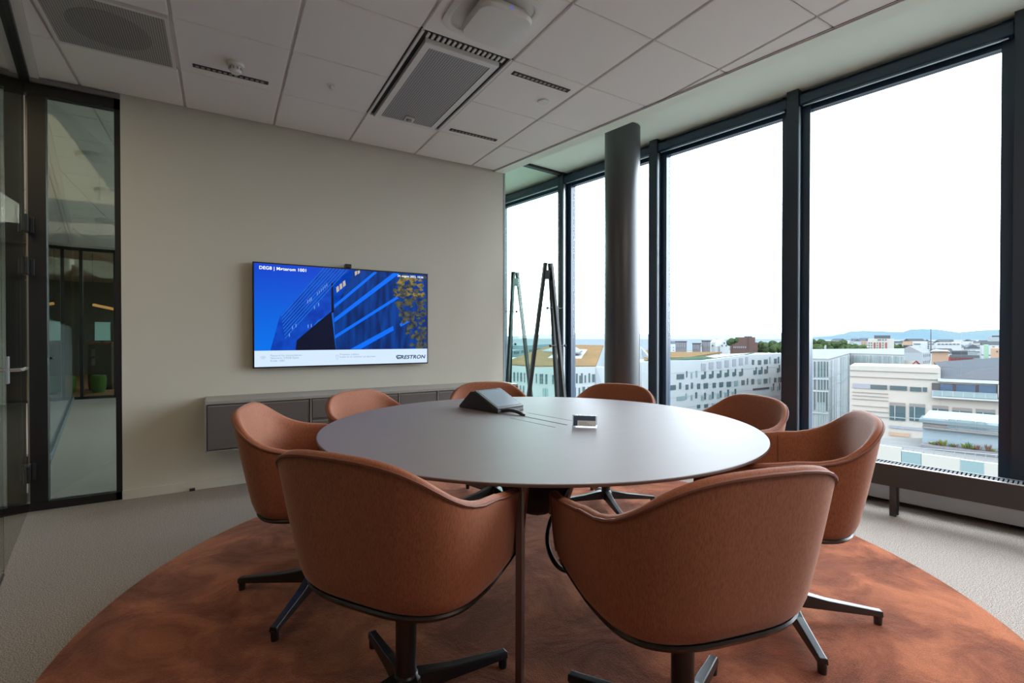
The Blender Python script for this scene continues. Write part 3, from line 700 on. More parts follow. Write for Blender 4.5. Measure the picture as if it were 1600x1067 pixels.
def text(body, u, v, hgt, mt, align='LEFT', shear=0, bold=0, name='lettering', stretch=1):
    cu = bpy.data.curves.new(name, 'FONT'); cu.body = body; cu.size = hgt; cu.align_x = align; cu.shear = shear; cu.offset = bold; cu.extrude = .0001; cu.space_character = 1.05
    tmp = bpy.data.objects.new(name, cu); COL.objects.link(tmp)
    bpy.context.view_layer.update()
    me = bpy.data.meshes.new_from_object(tmp.evaluated_get(bpy.context.evaluated_depsgraph_get())); bpy.data.objects.remove(tmp)
    p = R_(u, v); me.materials.clear(); me.materials.append(mt)
    for vv in me.vertices:
        c = vv.co.copy(); vv.co = Vector((p.x+c.x*stretch, TY-.0045-c.z, p.z+c.y)) - OFF[tv.name]
    o = bpy.data.objects.new(name, me); COL.objects.link(o); o.parent = tv; return o
text('DEG8 | Møterom 1001', *crop_uv(125, 153), .036, Mtx, bold=.0006)
text('24. august 2022, 10:56', *crop_uv(1428, 228), .026, Mtx, 'RIGHT', bold=.0004)
text('CRESTRON', *crop_uv(1440, 862), .047, Mdk, 'RIGHT', shear=.25, bold=.0014, stretch=1.12)
for k, (bd_, y) in enumerate((('Passord for kontordøren', 848), ('Nettverk: DEG8-Gjest', 868), ('Kode: 1001', 890))): text(bd_, *crop_uv(215, y), .022, Mgr)
for k, (bd_, y) in enumerate((('Presenter trådløst', 838), ('Koble til via nettleser på skjermen', 858))): text(bd_, *crop_uv(765, y), .021, Mgr)
# footer symbols: wireless arcs, pin, logo ring
def arc(cx, cy, r, a0, a1, th, mt, name, ry=None):
    c = R_(*crop_uv(cx, cy)); ry = ry or r; ps = []
    n_ = 16
    for k in range(n_+1):
        w_ = radians(a0+(a1-a0)*k/n_); ps.append(Vector((c.x+r*cos(w_), TY-.0045, c.z+ry*sin(w_))))
    return MB().tube(ps, th, 4).build(name, mt, tv)
for r_ in (.010, .019, .028): arc(158, 875, r_, 40, 140, .0016, Mgr, 'wireless_symbol')
arc(745, 845, .009, -20, 200, .0016, Mgr, 'pin_symbol'); MB().tube([R_(*crop_uv(735, 850))+Vector((0, TY-.0045, 0)), R_(*crop_uv(745, 875))+Vector((0, TY-.0045, 0)), R_(*crop_uv(755, 850))+Vector((0, TY-.0045, 0))], .0015, 4).build('pin_symbol', Mgr, tv)
arc(1228, 848, .017, 40, 330, .0038, Mdk, 'logo_swirl', .012); arc(1243, 848, .017, -140, 150, .0034, Mdk, 'logo_swirl', .011)
wc = root('web_camera', (.955, 4.34, TZ1), 'small black camera clipped on top of the wall screen', 'camera')
cc = at_y(544, 418, 4.34)
MB().box(cc.x-.026, cc.x+.026, 4.325, 4.385, TZ1+.001, TZ1+.034).build('body', M_bez, wc, bevel=.004)
MB().tube([(cc.x, 4.326, TZ1+.018), (cc.x, 4.318, TZ1+.018)], .010, 16).build('lens', mat('camera_lens', (.05, .05, .06), .05, 0, 1), wc)
tag(MB().box(*[c for c in (at_y(296, 768, 4.4).x, at_y(305, 768, 4.4).x)], 4.385, YW-.0125, .0, .02).build('floor_plug', M_black, bevel=.003), 'tiny black cable stub at the foot of the screen wall', 'plug')

# ------------------------------------------------------------ ceiling fittings
va = root('ceiling_vent', (1.27, 3.2, H), 'large rectangular ceiling vent with perforated grey grille and pale frame', 'vent')
x0, x1, y0, y1 = .985, 1.555, 2.615, 3.785
MB().box(x0-.015, x1+.015, y0-.015, y1+.015, 2.914, 2.921).build('housing', mat('vent_gap', (.03, .028, .026), .8), va)
for a in ((x0-.012, x0+.004, y0-.012, y1+.012), (x1-.004, x1+.012, y0-.012, y1+.012), (x0, x1, y1-.004, y1+.012)): MB().box(*a, 2.900, 2.9215).build('tray_edge', M_grid, va)
for q in range(16): MB().box(x0+.03+q*.033, x0+.045+q*.033, y0+.002, y0+.045, 2.906, 2.9145).build('louvre', M_white, va)
fx0, fx1, fy0, fy1 = x0+.035, x1-.045, y0+.055, y1-.01
for a in ((fx0, fx0+.04, fy0, fy1), (fx1-.04, fx1, fy0, fy1), (fx0+.04, fx1-.04, fy0, fy0+.045), (fx0+.04, fx1-.04, fy1-.045, fy1)): MB().box(*a, 2.884, 2.912).build('frame', M_white, va)
MB().box(fx0+.04, fx1-.04, fy0+.045, fy1-.045, 2.888, 2.9).build('grille', M_perf, va)
sn = root('motion_sensor', (1.257, 3.66, 2.88), 'small white sensor on the end of the ceiling vent', 'sensor')
MB().box(1.23, 1.30, 3.635, 3.695, 2.872, 2.8875).build('plate', M_white, sn, bevel=.005); MB().lathe([(.022, 2.873), (.020, 2.862), (.010, 2.857)], (1.262, 3.662, 0), 20).build('dome', M_wshade, sn, smooth=True)
vb = root('ceiling_vent', (-.53, 3.5, H), 'square perforated ceiling diffuser with a darker round core near the glass door', 'vent')
x0, x1, y0, y1 = GX-.6+.012, GX-.012, GY+.6+.008, GY+1.2-.008
for a in ((x0, x0+.018, y0, y1), (x1-.018, x1, y0, y1), (x0+.018, x1-.018, y0, y0+.018), (x0+.018, x1-.018, y1-.018, y1)): MB().box(*a, 2.893, 2.9215).build('frame', M_grid, vb)
MB().box(x0+.018, x1-.018, y0+.018, y1-.018, 2.896, 2.92).build('perforated_plate', M_perf2, vb)
MB().lathe([(.19, 2.8948), (.19, 2.896)], ((x0+x1)/2, (y0+y1)/2, 0), 48).build('round_core', M_perf3, vb)
for (xa, xb, yc, lb) in ((-.153, .278, 3.69, 'black slot air outlet in the ceiling beside the smoke detector'), (1.637, 2.10, 2.715, 'black slot air outlet in the ceiling between the vent and the white disc'), (1.635, 2.078, 3.72, 'black slot air outlet in the ceiling nearest the end of the screen wall')):
    s_ = root('slot_diffuser', ((xa+xb)/2, yc, 2.9), lb, 'air outlet', 'slot air outlets in the ceiling')
    MB().box(xa, xb, yc-.021, yc+.021, 2.9015, 2.9085).build('frame', M_gap, s_)
    nq = 13
    for q in range(nq):
        xx = xa+.015+q*(xb-xa-.03)/nq
        MB().box(xx, xx+.018, yc-.012, yc+.010, 2.8995, 2.9018).build('vane', mat('vane_grey', (.32, .27, .24), .5), s_)
def mdisc(name, x, y, prof, lb, cat, mt=M_white):
    o = root(name, (x, y, H), lb, cat); MB().lathe([(r_, H-z) for r_, z in prof], (x, y, 0), 32).build('body', mt, o, smooth=True); return o
sd = mdisc('smoke_detector', .08, 3.53, [(.045, 0), (.05, .012), (.046, .022), (.036, .026)], 'white domed smoke detector hanging from the ceiling tile', 'smoke detector')
MB().lathe([(.034, H-.026), (.036, H-.05), (.028, H-.062), (.010, H-.066)], (.08, 3.53, 0), 32).build('dome', M_white, sd, smooth=True)
for k in range(10):
    a = 2*pi*k/10; MB().box(.08+.0352*cos(a)-.004, .08+.0352*cos(a)+.004, 3.53+.0352*sin(a)-.004, 3.53+.0352*sin(a)+.004, H-.048, H-.032).build('opening', M_wshade, sd)
sk = mdisc('sprinkler', .652, 3.50, [(.028, 0), (.028, .004), (.012, .008), (.010, .025), (.016, .027), (.016, .030)], 'tiny white sprinkler head in the ceiling left of the vent', 'sprinkler')
mdisc('ceiling_disc', 2.029, 2.927, [(.040, 0), (.042, .004), (.040, .011), (.02, .012)], 'plain white round blanking disc on the ceiling', 'disc')
ap = root('ceiling_unit', (1.25, 2.29, H), 'white rounded wireless access point in a recessed ring on the ceiling', 'access point')
def sq_ring(cx, cy, hw, r_, n_=8):
    out = []
    for (sx, sy, a0) in ((1, 1, 0), (-1, 1, 90), (-1, -1, 180), (1, -1, 270)):
        for k in range(n_+1):
            a = radians(a0+90*k/n_); out.append((cx+sx*(hw-r_)+r_*cos(a), cy+sy*(hw-r_)+r_*sin(a)))
    return out
def loft(rings, name, mt, par, cap=True, smooth=True):
    m = MB(); n_ = len(rings[0]); vs = [p for r_ in rings for p in r_]
    fs = [(i*n_+k, i*n_+(k+1) % n_, (i+1)*n_+(k+1) % n_, (i+1)*n_+k) for i in range(len(rings)-1) for k in range(n_)]
    if cap: fs += [tuple(range(n_)), tuple(range((len(rings)-1)*n_, len(rings)*n_))]
    return m.add(vs, fs).build(name, mt, par, smooth=smooth, auto=radians(40))
cx, cy = 1.25, 2.285
loft([[(x, y, z) for x, y in sq_ring(cx, cy, hw, r_)] for hw, r_, z in ((.225, .10, 2.9045), (.225, .10, 2.892), (.205, .09, 2.886), (.19, .085, 2.892), (.185, .08, 2.903))], 'ring', M_white, ap)
loft([[(x, y, z) for x, y in sq_ring(cx+.02, cy-.01, hw, r_)] for hw, r_, z in ((.12, .06, 2.90), (.15, .07, 2.87), (.158, .07, 2.845), (.150, .065, 2.825), (.10, .05, 2.818))], 'body', M_white, ap)
MB().box(cx+.015, cx+.03, cy-.17, cy-.165, 2.846, 2.852).build('status_light', mat('status_blue', (.1, .1, .6), .3, emit=(.1, .15, 1), es=.6), ap)
for (x, y) in ((-1.05, 6.02), (-1.15, 7.35), (-1.45, 9.2)):
    mdisc('ceiling_lamp', x, y, [(.13, 0), (.13, .02), (.12, .035), (.06, .04)], {6.02: 'round flush ceiling lamp in the next room, nearest the glass', 7.35: 'second round flush ceiling lamp in the next room', 9.2: 'farthest round flush ceiling lamp in the next room'}[y], 'lamp')

# ------------------------------------------------------------ coat stands
def coat_stand(top, feet, lb, mt, mir):
    o = root('coat_stand', (top.x, top.y, 0), lb, 'coat stand')
    T = top
    f1, f2, f3 = feet
    side = (f2-f1); side.z = 0; side.normalize()
    tops = [T-side*.030, T+side*.026, T+side*.040]
    for f_, tt, ex_ in ((f1, tops[0], .02), (f2, tops[1], 0), (f3, tops[2], 0)):
        d_ = (tt-f_).normalized(); a_ = d_.cross(Vector((0, 0, 1))).normalized(); b2 = d_.cross(a_).normalized(); w_ = .0175
        c4 = [(-1, -1), (1, -1), (1, 1), (-1, 1)]
        MB().hexa([f_+a_*w_*p+b2*w_*q for p, q in c4], [tt+a_*w_*p+b2*w_*q for p, q in c4]).build('leg', mt, o, bevel=.002)
    m1 = T-Vector((0, 0, .11)); n3 = Vector((-side.y, side.x, 0))
    MB().slab([m1-side*.055+n3*.02-Vector((0, 0, .055)), m1+side*.055+n3*.02-Vector((0, 0, .055)), m1+side*.045+n3*.02+Vector((0, 0, .035)), m1-side*.045+n3*.02+Vector((0, 0, .035))], n3*-.04).build('bracket', mt, o)
    for fr in (.24, .44):
        pa = tops[1].lerp(f2, fr); pb = tops[2].lerp(f3, fr); mid = (pa+pb)/2
        pg = MB().tube([mid-side*.085, mid+side*.10], .005, 8).build('peg', mt, o)
        for q in (-.085, .10): MB().tube([mid+side*q, mid+side*(q+.012)], .014, 10).build('peg_knob', mt, pg)
    return o
def D2(x, D): p = at_depth(x, 527, D); p.z = 0; return p
Tp = at_depth(856, 411, 4.97)
coat_stand(Tp, (D2(815, 4.85), D2(875, 5.08), D2(890, 4.8)), 'tall black three-legged coat stand in the corner beside the column', M_black, 0)
Tq = at_depth(805, 425, 5.72)
c2 = coat_stand(Tq, (D2(836, 5.9), D2(789, 5.6), D2(795, 5.95)), 'second coat stand behind the glass partition at the wall end', M_black, 1)

# ------------------------------------------------------------ things beyond the far glass
lc = root('low_cabinet', (-2.3, 14.0, 0), 'brown-grey reception cabinet beyond the far glass partition', 'cabinet')
pA = at_y(139, 600, 14); pB = at_y(176, 600, 14)
MB().box(pA.x, pB.x, 13.9, 14.4, .1, 1.02).build('body', mat('reception_brown', (.10, .08, .065), .6), lc)
MB().box(pA.x, pB.x, 13.95, 14.35, 0, .1).build('plinth', M_frame, lc); MB().box(pA.x-.02, pB.x+.02, 13.88, 14.42, 1.02, 1.06).build('counter_top', mat('orange_oak', (.45, .18, .06), .5), lc)
for (px_, lb) in ((106, 'green round stool behind the frosted glass, left of the mullion'), (154, 'green round stool in front of the brown cabinet')):
    p = at_y(px_, 610, 13.4); o = root('stool', (p.x, p.y, 0), lb, 'stool'); MB().lathe([(.10, 0), (.13, .1), (.14, .3), (.12, .36), (.02, .37)], (p.x, p.y, 0), 20).build('seat', mat('lime_green', (.12, .35, .03), .7), o, smooth=True)
p0, p1 = at_y(145, 476, 13), at_y(178, 483, 13)
ll = root('linear_lamp', (p0.x, 13, p0.z), 'orange glowing linear pendant lamp beyond the far glass', 'lamp')
MB().tube([p0, p1], .03, 8).build('tube', mat('warm_tube', (1, .5, .2), .4, emit=(1, .38, .12), es=2.0), ll); MB().tube([p0+Vector((0, 0, .02)), (p0.x, 13, 2.92)], .004, 6).build('wire', M_black, ll); MB().tube([p1+Vector((0, 0, .02)), (p1.x, 13, 2.92)], .004, 6).build('wire', M_black, ll)
p0, p1 = at_y(148, 503, 17), at_y(172, 532, 17)
mo = root('far_window_glow', (p0.x, 17, 0), 'glowing panel in place of a bright window far beyond the glass', 'glowing panel')
MB().box(p0.x, p1.x, 17, 17.05, p1.z, p0.z).build('screen', mat('bright_window_view', (.3, .4, .4), .4, emit=(.35, .55, .55), es=.9), mo); MB().box((p0.x+p1.x)/2-.05, (p0.x+p1.x)/2+.05, 17.01, 17.05, 0, p1.z).build('stand', M_frame, mo)  # added glowing box in place of the bright far window

# ------------------------------------------------------------ the city outside
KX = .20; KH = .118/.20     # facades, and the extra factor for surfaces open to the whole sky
def xm(name, c, rough=.8, **k): return mat(name, tuple(v*KX for v in c), rough, spec=.5 if rough < .35 else 0, **k)
X_white = xm('facade_white', (.80, .86, .88)); X_white2 = xm('facade_pale_grey', (.60, .66, .70)); X_stone = xm('facade_pale_stone', (.86, .80, .72))
X_glass = xm('facade_dark_glass', (.12, .20, .22), .15); X_glass2 = xm('facade_teal_glass', (.36, .53, .55), .3); X_glassb = xm('facade_glass_blue_reflection', (.10, .20, .32), .1)  # colour of the blue panes holds a painted reflection
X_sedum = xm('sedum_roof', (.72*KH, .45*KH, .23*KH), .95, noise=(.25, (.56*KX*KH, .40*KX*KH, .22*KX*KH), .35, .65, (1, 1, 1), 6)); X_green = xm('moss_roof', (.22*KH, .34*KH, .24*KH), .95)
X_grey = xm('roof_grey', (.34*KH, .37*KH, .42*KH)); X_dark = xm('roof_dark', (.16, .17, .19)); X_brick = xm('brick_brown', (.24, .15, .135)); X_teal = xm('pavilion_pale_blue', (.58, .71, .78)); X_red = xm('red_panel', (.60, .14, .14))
X_lilac = xm('screen_panel_lilac', (.55, .58, .66)); X_joint = xm('joint_grey', (.45, .42, .40)); X_tree = xm('tree_leaves', (.07, .11, .06), .95, noise=(.3, (.14*KX, .20*KX, .08*KX), .4, .6))
X_trunk = xm('tree_trunk', (.2, .14, .1)); X_peach = xm('facade_peach', (.85, .58, .42)); X_cream = xm('facade_cream', (.88, .84, .76)); X_slat1 = xm('slat_pale', (.66, .74, .78)); X_slat2 = xm('slat_white', (.88, .93, .95))
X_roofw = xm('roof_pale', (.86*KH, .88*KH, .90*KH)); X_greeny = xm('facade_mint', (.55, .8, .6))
GZ = -32.0
class Fac:
    """vertical plane in the world through two bearings at given distances"""
    def __init__(s, xa, Da, xb, Db):
        s.a = at_depth(xa, 527, Da); s.b = at_depth(xb, 527, Db); s.a.z = s.b.z = 0
        s.u = (s.b-s.a).normalized(); s.n = Vector((-s.u.y, s.u.x, 0)); s.n = s.n if s.n.dot(s.a) < 0 else -s.n   # towards us
    def p(s, x, y, off=0):
        v = ray(x, y); q = s.a + s.n*off; t = (q-C0).dot(s.n)/v.dot(s.n); return C0 + v*t
    def slab(s, pts, off, th, name, mt, par): return MB().slab([s.p(x, y, off) for x, y in pts], s.n*-th if False else s.n*th).build(name, mt, par)
    def box(s, x0, x1, y0, y1, off, th, name, mt, par, sl=0):
        # edges level in the world: y given at x0, level line follows the plane
        a, b_ = s.p(x0, y0, off), s.p(x0, y1, off); c = s.p(x1, y0, off)
        q = [a, Vector((c.x, c.y, a.z)), Vector((c.x, c.y, b_.z)), b_]
        return MB().slab(q, s.n*th).build(name, mt, par)
    def mass(s, pts, depth, name, mt, par):     # outline top points, down to the ground, extruded away from us
        P = [s.p(x, y) for x, y in pts]; q = P + [Vector((P[-1].x, P[-1].y, GZ)), Vector((P[0].x, P[0].y, GZ))]
        return MB().slab(q, s.n*-depth).build(name, mt, par)
def bld(name, x, D, label, cat='building', group=None):
    p = at_depth(x, 527, D); return root(name, (p.x, p.y, GZ), label, cat, group)

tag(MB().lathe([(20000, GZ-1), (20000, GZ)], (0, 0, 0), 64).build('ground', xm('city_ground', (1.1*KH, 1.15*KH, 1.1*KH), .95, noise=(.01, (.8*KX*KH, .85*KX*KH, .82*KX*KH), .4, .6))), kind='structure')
sea = [at_depth(x, 527, D) for x, D in ((500, 1180), (1238, 1180), (1238, 9000), (500, 9000))]
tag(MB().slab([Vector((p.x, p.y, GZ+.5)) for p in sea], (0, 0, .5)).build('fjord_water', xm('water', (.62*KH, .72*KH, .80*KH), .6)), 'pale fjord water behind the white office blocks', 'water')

# block A: left of the column
b = bld('office_block', 860, 122, 'white office block with an orange planted roof left of the column')
F = Fac(787, 117, 940, 124)
F.mass([(760, 570), (799, 571), (836, 573.5), (931, 573), (950, 574)], 60, 'wall', X_white, b)
rf = [(799, 571, 118.3), (836, 573.5, 119.5), (931, 573, 124), (943, 540.5, 182), (863, 539.5, 186), (799, 563, 140)]
MB().slab([at_depth(x, y, D)+Vector((0, 0, .3)) for x, y, D in rf], (0, 0, -.3)).build('planted_roof', X_sedum, b)
MB().slab([at_depth(x, y, D)+Vector((0, 0, .0)) for x, y, D in ((799, 571, 118.3), (931, 573, 124), (943, 540.5, 182), (863, 539.5, 186), (799, 563, 140))], (0, 0, -9)).build('roof_mass', X_white, b)
MB().slab([at_depth(x, y, D)+Vector((0, 0, .75)) for x, y, D in ((846, 551.5, 155), (863, 546, 166), (900, 545.5, 166), (910, 551, 150), (905, 554, 144))], (0, 0, -.5)).build('skylight', X_roofw, b)
MB().slab([at_depth(x, y, D) for x, y, D in ((931, 573, 123.5), (944, 540, 182), (953, 540, 182), (953, 640, 123), (931, 640, 123))], RFWD*2).build('end_wall', X_white2, b)
W1 = [(167, 190, 500, 635), (224, 240, 500, 640), (270, 295, 505, 640), (328, 342, 510, 655), (378, 390, 515, 655), (508, 522, 520, 665), (565, 585, 525, 675), (592, 615, 525, 675), (650, 680, 530, 680), (755, 775, 540, 680), (1115, 1138, 520, 665), (1165, 1185, 550, 665), (1190, 1215, 515, 665), (1245, 1265, 545, 660), (1305, 1328, 515, 655), (1360, 1400, 530, 650),
      (210, 225, 690, 760), (265, 280, 700, 790), (312, 330, 705, 840), (615, 650, 740, 860), (655, 690, 745, 860), (1085, 1112, 730, 870), (1155, 1175, 735, 870), (1212, 1250, 720, 870), (1290, 1320, 720, 860), (1350, 1385, 710, 800)]
for i, (a, b_, c, d) in enumerate(W1): 
    w_ = F.box(785+a/9.7, 785+b_/9.7, 530+c/9.7, 530+d/9.7, .02, .12, 'window', X_glass2 if i in (19, 20) else X_glass, b)
b = bld('far_block', 835, 300, 'blue-grey flat-roofed building behind the orange roof at the left')
F = Fac(795, 290, 866, 330); F.mass([(798, 548), (820, 546), (820, 540), (866, 537)], 60, 'wall', xm('blue_grey_wall', (.34, .46, .50)), b)
for k in range(5): F.box(803+k*12, 811+k*12, 549-k*1.5, 552.5-k*1.5, .1, .2, 'window', X_glass, b)

# block B: behind the second and third windows
b = bld('office_block', 1130, 150, 'long white office block with rows of small windows behind the far right chair')
F = Fac(1045, 140, 1235, 176)
F.mass([(1003, 566), (1045, 563), (1072, 563), (1105, 562.5), (1167, 554.5), (1227, 552), (1262, 553)], 9, 'wall', X_white, b)
MB().slab([at_depth(x, y, D) for x, y, D in ((1008, 566, 137), (1072, 562.5, 146), (1104, 562, 152), (1168, 554.5, 163), (1184, 551.2, 186), (1075, 561, 166), (1045, 561, 155), (1008, 561, 150))], (0, 0, .3)).build('moss_roof', X_green, b)
MB().slab([at_depth(x, y, D) for x, y, D in ((1006, 565, 140), (1045, 560.8, 152), (1075, 560.4, 160), (1098, 556.5, 176), (1128, 551.6, 205), (1045, 551.5, 205), (1010, 548, 205))], (0, 0, .5)).build('planted_roof', X_sedum, b)
MB().slab([at_depth(x, y, D) for x, y, D in ((985, 540, 165), (1003, 542, 163), (1025, 566, 136), (1026, 650, 136), (985, 650, 136))], RFWD*3).build('end_wall', X_white2, b)
def w2(x0, x1, y0, y1, mt=X_glass, nm='window'): return F.box(1030+x0/5.333, 1030+x1/5.333, 490+y0/5.333, 490+y1/5.333, .02, .12, nm, mt, b)
for (x0, x1, y0, y1) in ((145, 205, 505, 548), (225, 233, 478, 530), (264, 276, 495, 540), (305, 317, 475, 528),
    (772, 790, 385, 425), (822, 848, 388, 425), (873, 902, 382, 420), (918, 928, 360, 412), (958, 978, 375, 415), (988, 998, 360, 412),
    (92, 137, 597, 637), (165, 182, 575, 628), (220, 242, 592, 633), (264, 280, 575, 625), (315, 340, 583, 628), (370, 405, 580, 624), (445, 470, 577, 618), (500, 532, 572, 612), (562, 597, 568, 610), (625, 655, 560, 602), (685, 710, 555, 595), (730, 740, 540, 592),
    (768, 790, 545, 588), (820, 848, 545, 585), (870, 900, 542, 582), (915, 925, 528, 576), (957, 975, 535, 573), (990, 1015, 530, 570),
    (145, 215, 692, 725), (220, 230, 665, 712), (264, 276, 678, 722), (300, 315, 655, 705), (315, 340, 760, 790), (375, 405, 755, 785), (440, 465, 745, 775)):
    w2(x0, x1, y0, y1, X_glass if (x0+y0) % 3 else X_glass2)
for (x0, x1, y1) in ((350, 388, 545), (415, 452, 540), (480, 518, 535), (545, 580, 528), (610, 640, 523), (665, 697, 520), (785, 812, 508), (828, 860, 505), (875, 906, 500), (980, 1005, 490)):
    h_ = 36; m_ = x0+(x1-x0)*.62; w2(x0, m_, y1-h_, y1); w2(m_+1, x1, y1-h_*1.75, y1-6, X_glass)
for (x0, x1, y1) in ((350, 388, 722), (415, 452, 714), (480, 518, 705), (545, 580, 695), (605, 640, 690), (932, 956, 645), (982, 1006, 640)):
    h_ = 36; m_ = x0+(x1-x0)*.6; w2(x0, m_, y1-h_, y1, X_glass2); w2(m_+1, x1, y1-h_*1.75, y1-6, X_glass)
for k, (x0, x1) in enumerate(((350, 388), (415, 452), (480, 518), (545, 580), (610, 640), (665, 697), (718, 740))):
    yy = 478-k*9; F.box(1030+x0/5.333, 1030+x1/5.333, 490+(yy-62)/5.333, 490+(yy-3)/5.333, .02, .08, 'screen_panel', X_lilac, b)
F.box(1030+780/5.333, 1030+915/5.333, 490+624/5.333, 490+640/5.333, .02, .1, 'terrace_opening', X_dark, b)
for y0, y1 in ((438, 440), (556, 558), (645, 647), (735, 737)): F.box(1045, 1245, 490+(y0+60)/5.333, 490+(y1+60)/5.333, .01, .05, 'floor_joint', X_white2, b)

# block C: slatted white building
b = bld('slatted_building', 1320, 125, 'white building clad in vertical slats seen beside the thick middle mullion')
F1 = Fac(1250, 113, 1295, 110); F2 = Fac(1295, 110, 1328, 150); F3 = Fac(1328, 150, 1413, 136)
c = [F1.p(1250, 560), F1.p(1295, 560.5), F2.p(1328, 551), F3.p(1413, 553.8)]; zt = c[1].z
far = [at_depth(1413, 527, 215), at_depth(1250, 527, 200)]
pl = [(p.x, p.y) for p in c+far]
MB().prism(pl, GZ, zt-.4).build('wall', X_white, b); MB().prism(pl, zt-.4, zt).build('roof', X_roofw, b)
for k, (Fx, xa, xb, n_) in enumerate(((F1, 1252, 1295, 12), (F2, 1296, 1327.5, 26), (F3, 1330, 1412, 44))):
    m = MB(); rr_ = random.Random(k)
    pa, pb = Fx.p(xa, 560), Fx.p(xb, 560); ln = (pb-pa)
    for q in range(n_):
        u0, u1 = q/n_, (q+rr_.uniform(.35, .8))/n_
        A, B = Vector((pa.x, pa.y, 0))+Vector((ln.x, ln.y, 0))*u0, Vector((pa.x, pa.y, 0))+Vector((ln.x, ln.y, 0))*u1
        m.mi = rr_.choice((0, 0, 1, 1, 2)); m.slab([A+Vector((0, 0, zt-.5)), B+Vector((0, 0, zt-.5)), B+Vector((0, 0, GZ)), A+Vector((0, 0, GZ))], Fx.n*.12)
    s_ = m.build('slats', [X_slat2, X_slat1, xm('slat_mint', (.62, .76, .74))], b); s_['kind'] = 'stuff'
def w3(x0, x1, y0, y1, mt=X_glass, nm='window'): return F1.box(1265+x0/7.11, 1265+x1/7.11, 510+y0/7.11, 510+y1/7.11, .14, .08, nm, mt, b)
for x0, x1 in ((50, 66), (92, 110), (125, 142), (160, 175), (192, 207)): w3(x0, x1, 390, 560); w3(x0+3, x1, 588, 700)
for x0, x1, y1 in ((50, 62, 925), (88, 100, 840), (120, 132, 840), (150, 165, 840), (185, 197, 940)): w3(x0, x1, 728, y1)
for y in (572, 705, 945): w3(0, 213, y, y+16, X_slat2, 'floor_band')
for y in (575, 690, 925): F2.box(1296, 1327, 510+y/7.11, 510+(y+6)/7.11, .14, .05, 'floor_band', X_white2, b)

# block D: beige stone building
b = bld('stone_building', 1450, 86, 'beige stone building with long window strips and a grey roof on the right')
F = Fac(1328, 92, 1567, 79)
def P4(x, y): return (1300+x/5.333, 490+y/5.333)
F.mass([P4(148, 432), P4(905, 452)], 12, 'wall', X_stone, b)
F.mass([P4(905, 560), P4(1900, 600)], 30, 'wall', X_stone, b)
def w4(x0, x1, y0, y1, mt, nm, off=.02, th=.15): return F.box(*[P4(x0, 0)[0], P4(x1, 0)[0], P4(0, y0)[1], P4(0, y1)[1]], off, th, nm, mt, b)
w4(175, 320, 580, 618, X_lilac, 'louvre_panel')
for x0, x1, y in ((320, 460, 590), (482, 625, 598), (650, 745, 609), (757, 792, 613)): w4(x0, x1, y, y+36, X_glass, 'window')
w4(150, 880, 520, 523, X_joint, 'joint'); w4(150, 880, 470, 472, X_joint, 'joint')
for y in (650, 678, 706, 760, 800, 840): w4(170, 470, y, y+2, X_joint, 'joint')
w4(832, 1378, 576, 680, X_dark, 'recess')
for x0, x1, y in ((900, 1005, 582), (1032, 1195, 588), (1222, 1370, 592)): w4(x0, x1, y, y+90, X_glassb, 'window', .18)
w4(1380, 1430, 590, 700, X_stone, 'pillar', .2, .4)
a4 = w4(832, 1900, 682, 694, X_white, 'balcony_slab', .1, 1.2)
w4(832, 1376, 640, 681, X_glass2, 'glass_balustrade', 1.15, .03)
w4(832, 1376, 637, 641, X_white2, 'handrail', 1.15, .08)
for x in (835, 915, 1005, 1090, 1180, 1275, 1370): w4(x, x+7, 640+(x-832)*.06, 682+(x-832)*.06, X_white, 'balustrade_post', 1.16, .06)
# grey roof with ledge and skylight
R0 = [F.p(*P4(903, 456)), F.p(*P4(1900, 500)), F.p(*P4(1900, 575)), F.p(*P4(898, 538))]
bk_ = F.n*-1
MB().slab([R0[0]+bk_*4, R0[1]+bk_*4+Vector((0, 0, 1)), R0[2], R0[3]], bk_*3).build('sloped_roof', X_grey, b)
MB().slab([F.p(*P4(905, 452))+bk_*4, F.p(*P4(1900, 470))+bk_*4, F.p(*P4(1900, 470))+bk_*26+Vector((0, 0, 1.5)), F.p(*P4(905, 452))+bk_*26], (0, 0, -.4)).build('flat_roof', X_grey, b)
w4(880, 1900, 540, 563, X_slat2, 'ledge', .02, .6)
pk_ = at_depth(1504, 572.5, 96); 
m = MB(); a, c_ = at_depth(1494, 577, 92), at_depth(1514, 579.5, 90); u_ = (c_-a)
m.add([a, c_, c_+bk_*3, a+bk_*3, (a+c_)/2+bk_*1.5+Vector((0, 0, 1.0))], [(0, 1, 2, 3), (0, 1, 4), (1, 2, 4), (2, 3, 4), (3, 0, 4)]).build('skylight', X_roofw, b)
for k, (x0, x1, y0, y1) in enumerate(((480, 612, 765, 883), (645, 775, 775, 890), (835, 970, 790, 880), (1003, 1168, 808, 900), (1200, 1360, 820, 910), (1400, 1560, 834, 920))):
    w_ = w4(x0, x1, y0, y1, X_glass, 'window'); 
    f_ = F.box(P4(x0, 0)[0], P4(x1, 0)[0], P4(0, y0-28)[1], P4(0, y0-2)[1], .02, .1, 'blind_box', X_joint, b)
    xm_ = (x0+x1)/2-25; F.box(P4(xm_, 0)[0], P4(xm_+6, 0)[0], P4(0, y0)[1], P4(0, y1)[1], .18, .06, 'glazing_bar', X_white, b)
    F.box(P4(x0, 0)[0], P4(x1, 0)[0], P4(0, y1-25)[1], P4(0, y1-20)[1], .18, .06, 'glazing_bar', X_white, b)
w4(480, 1500, 930, 950, X_lilac, 'lower_strip'); w4(480, 650, 985, 1012, X_peach, 'orange_strip')

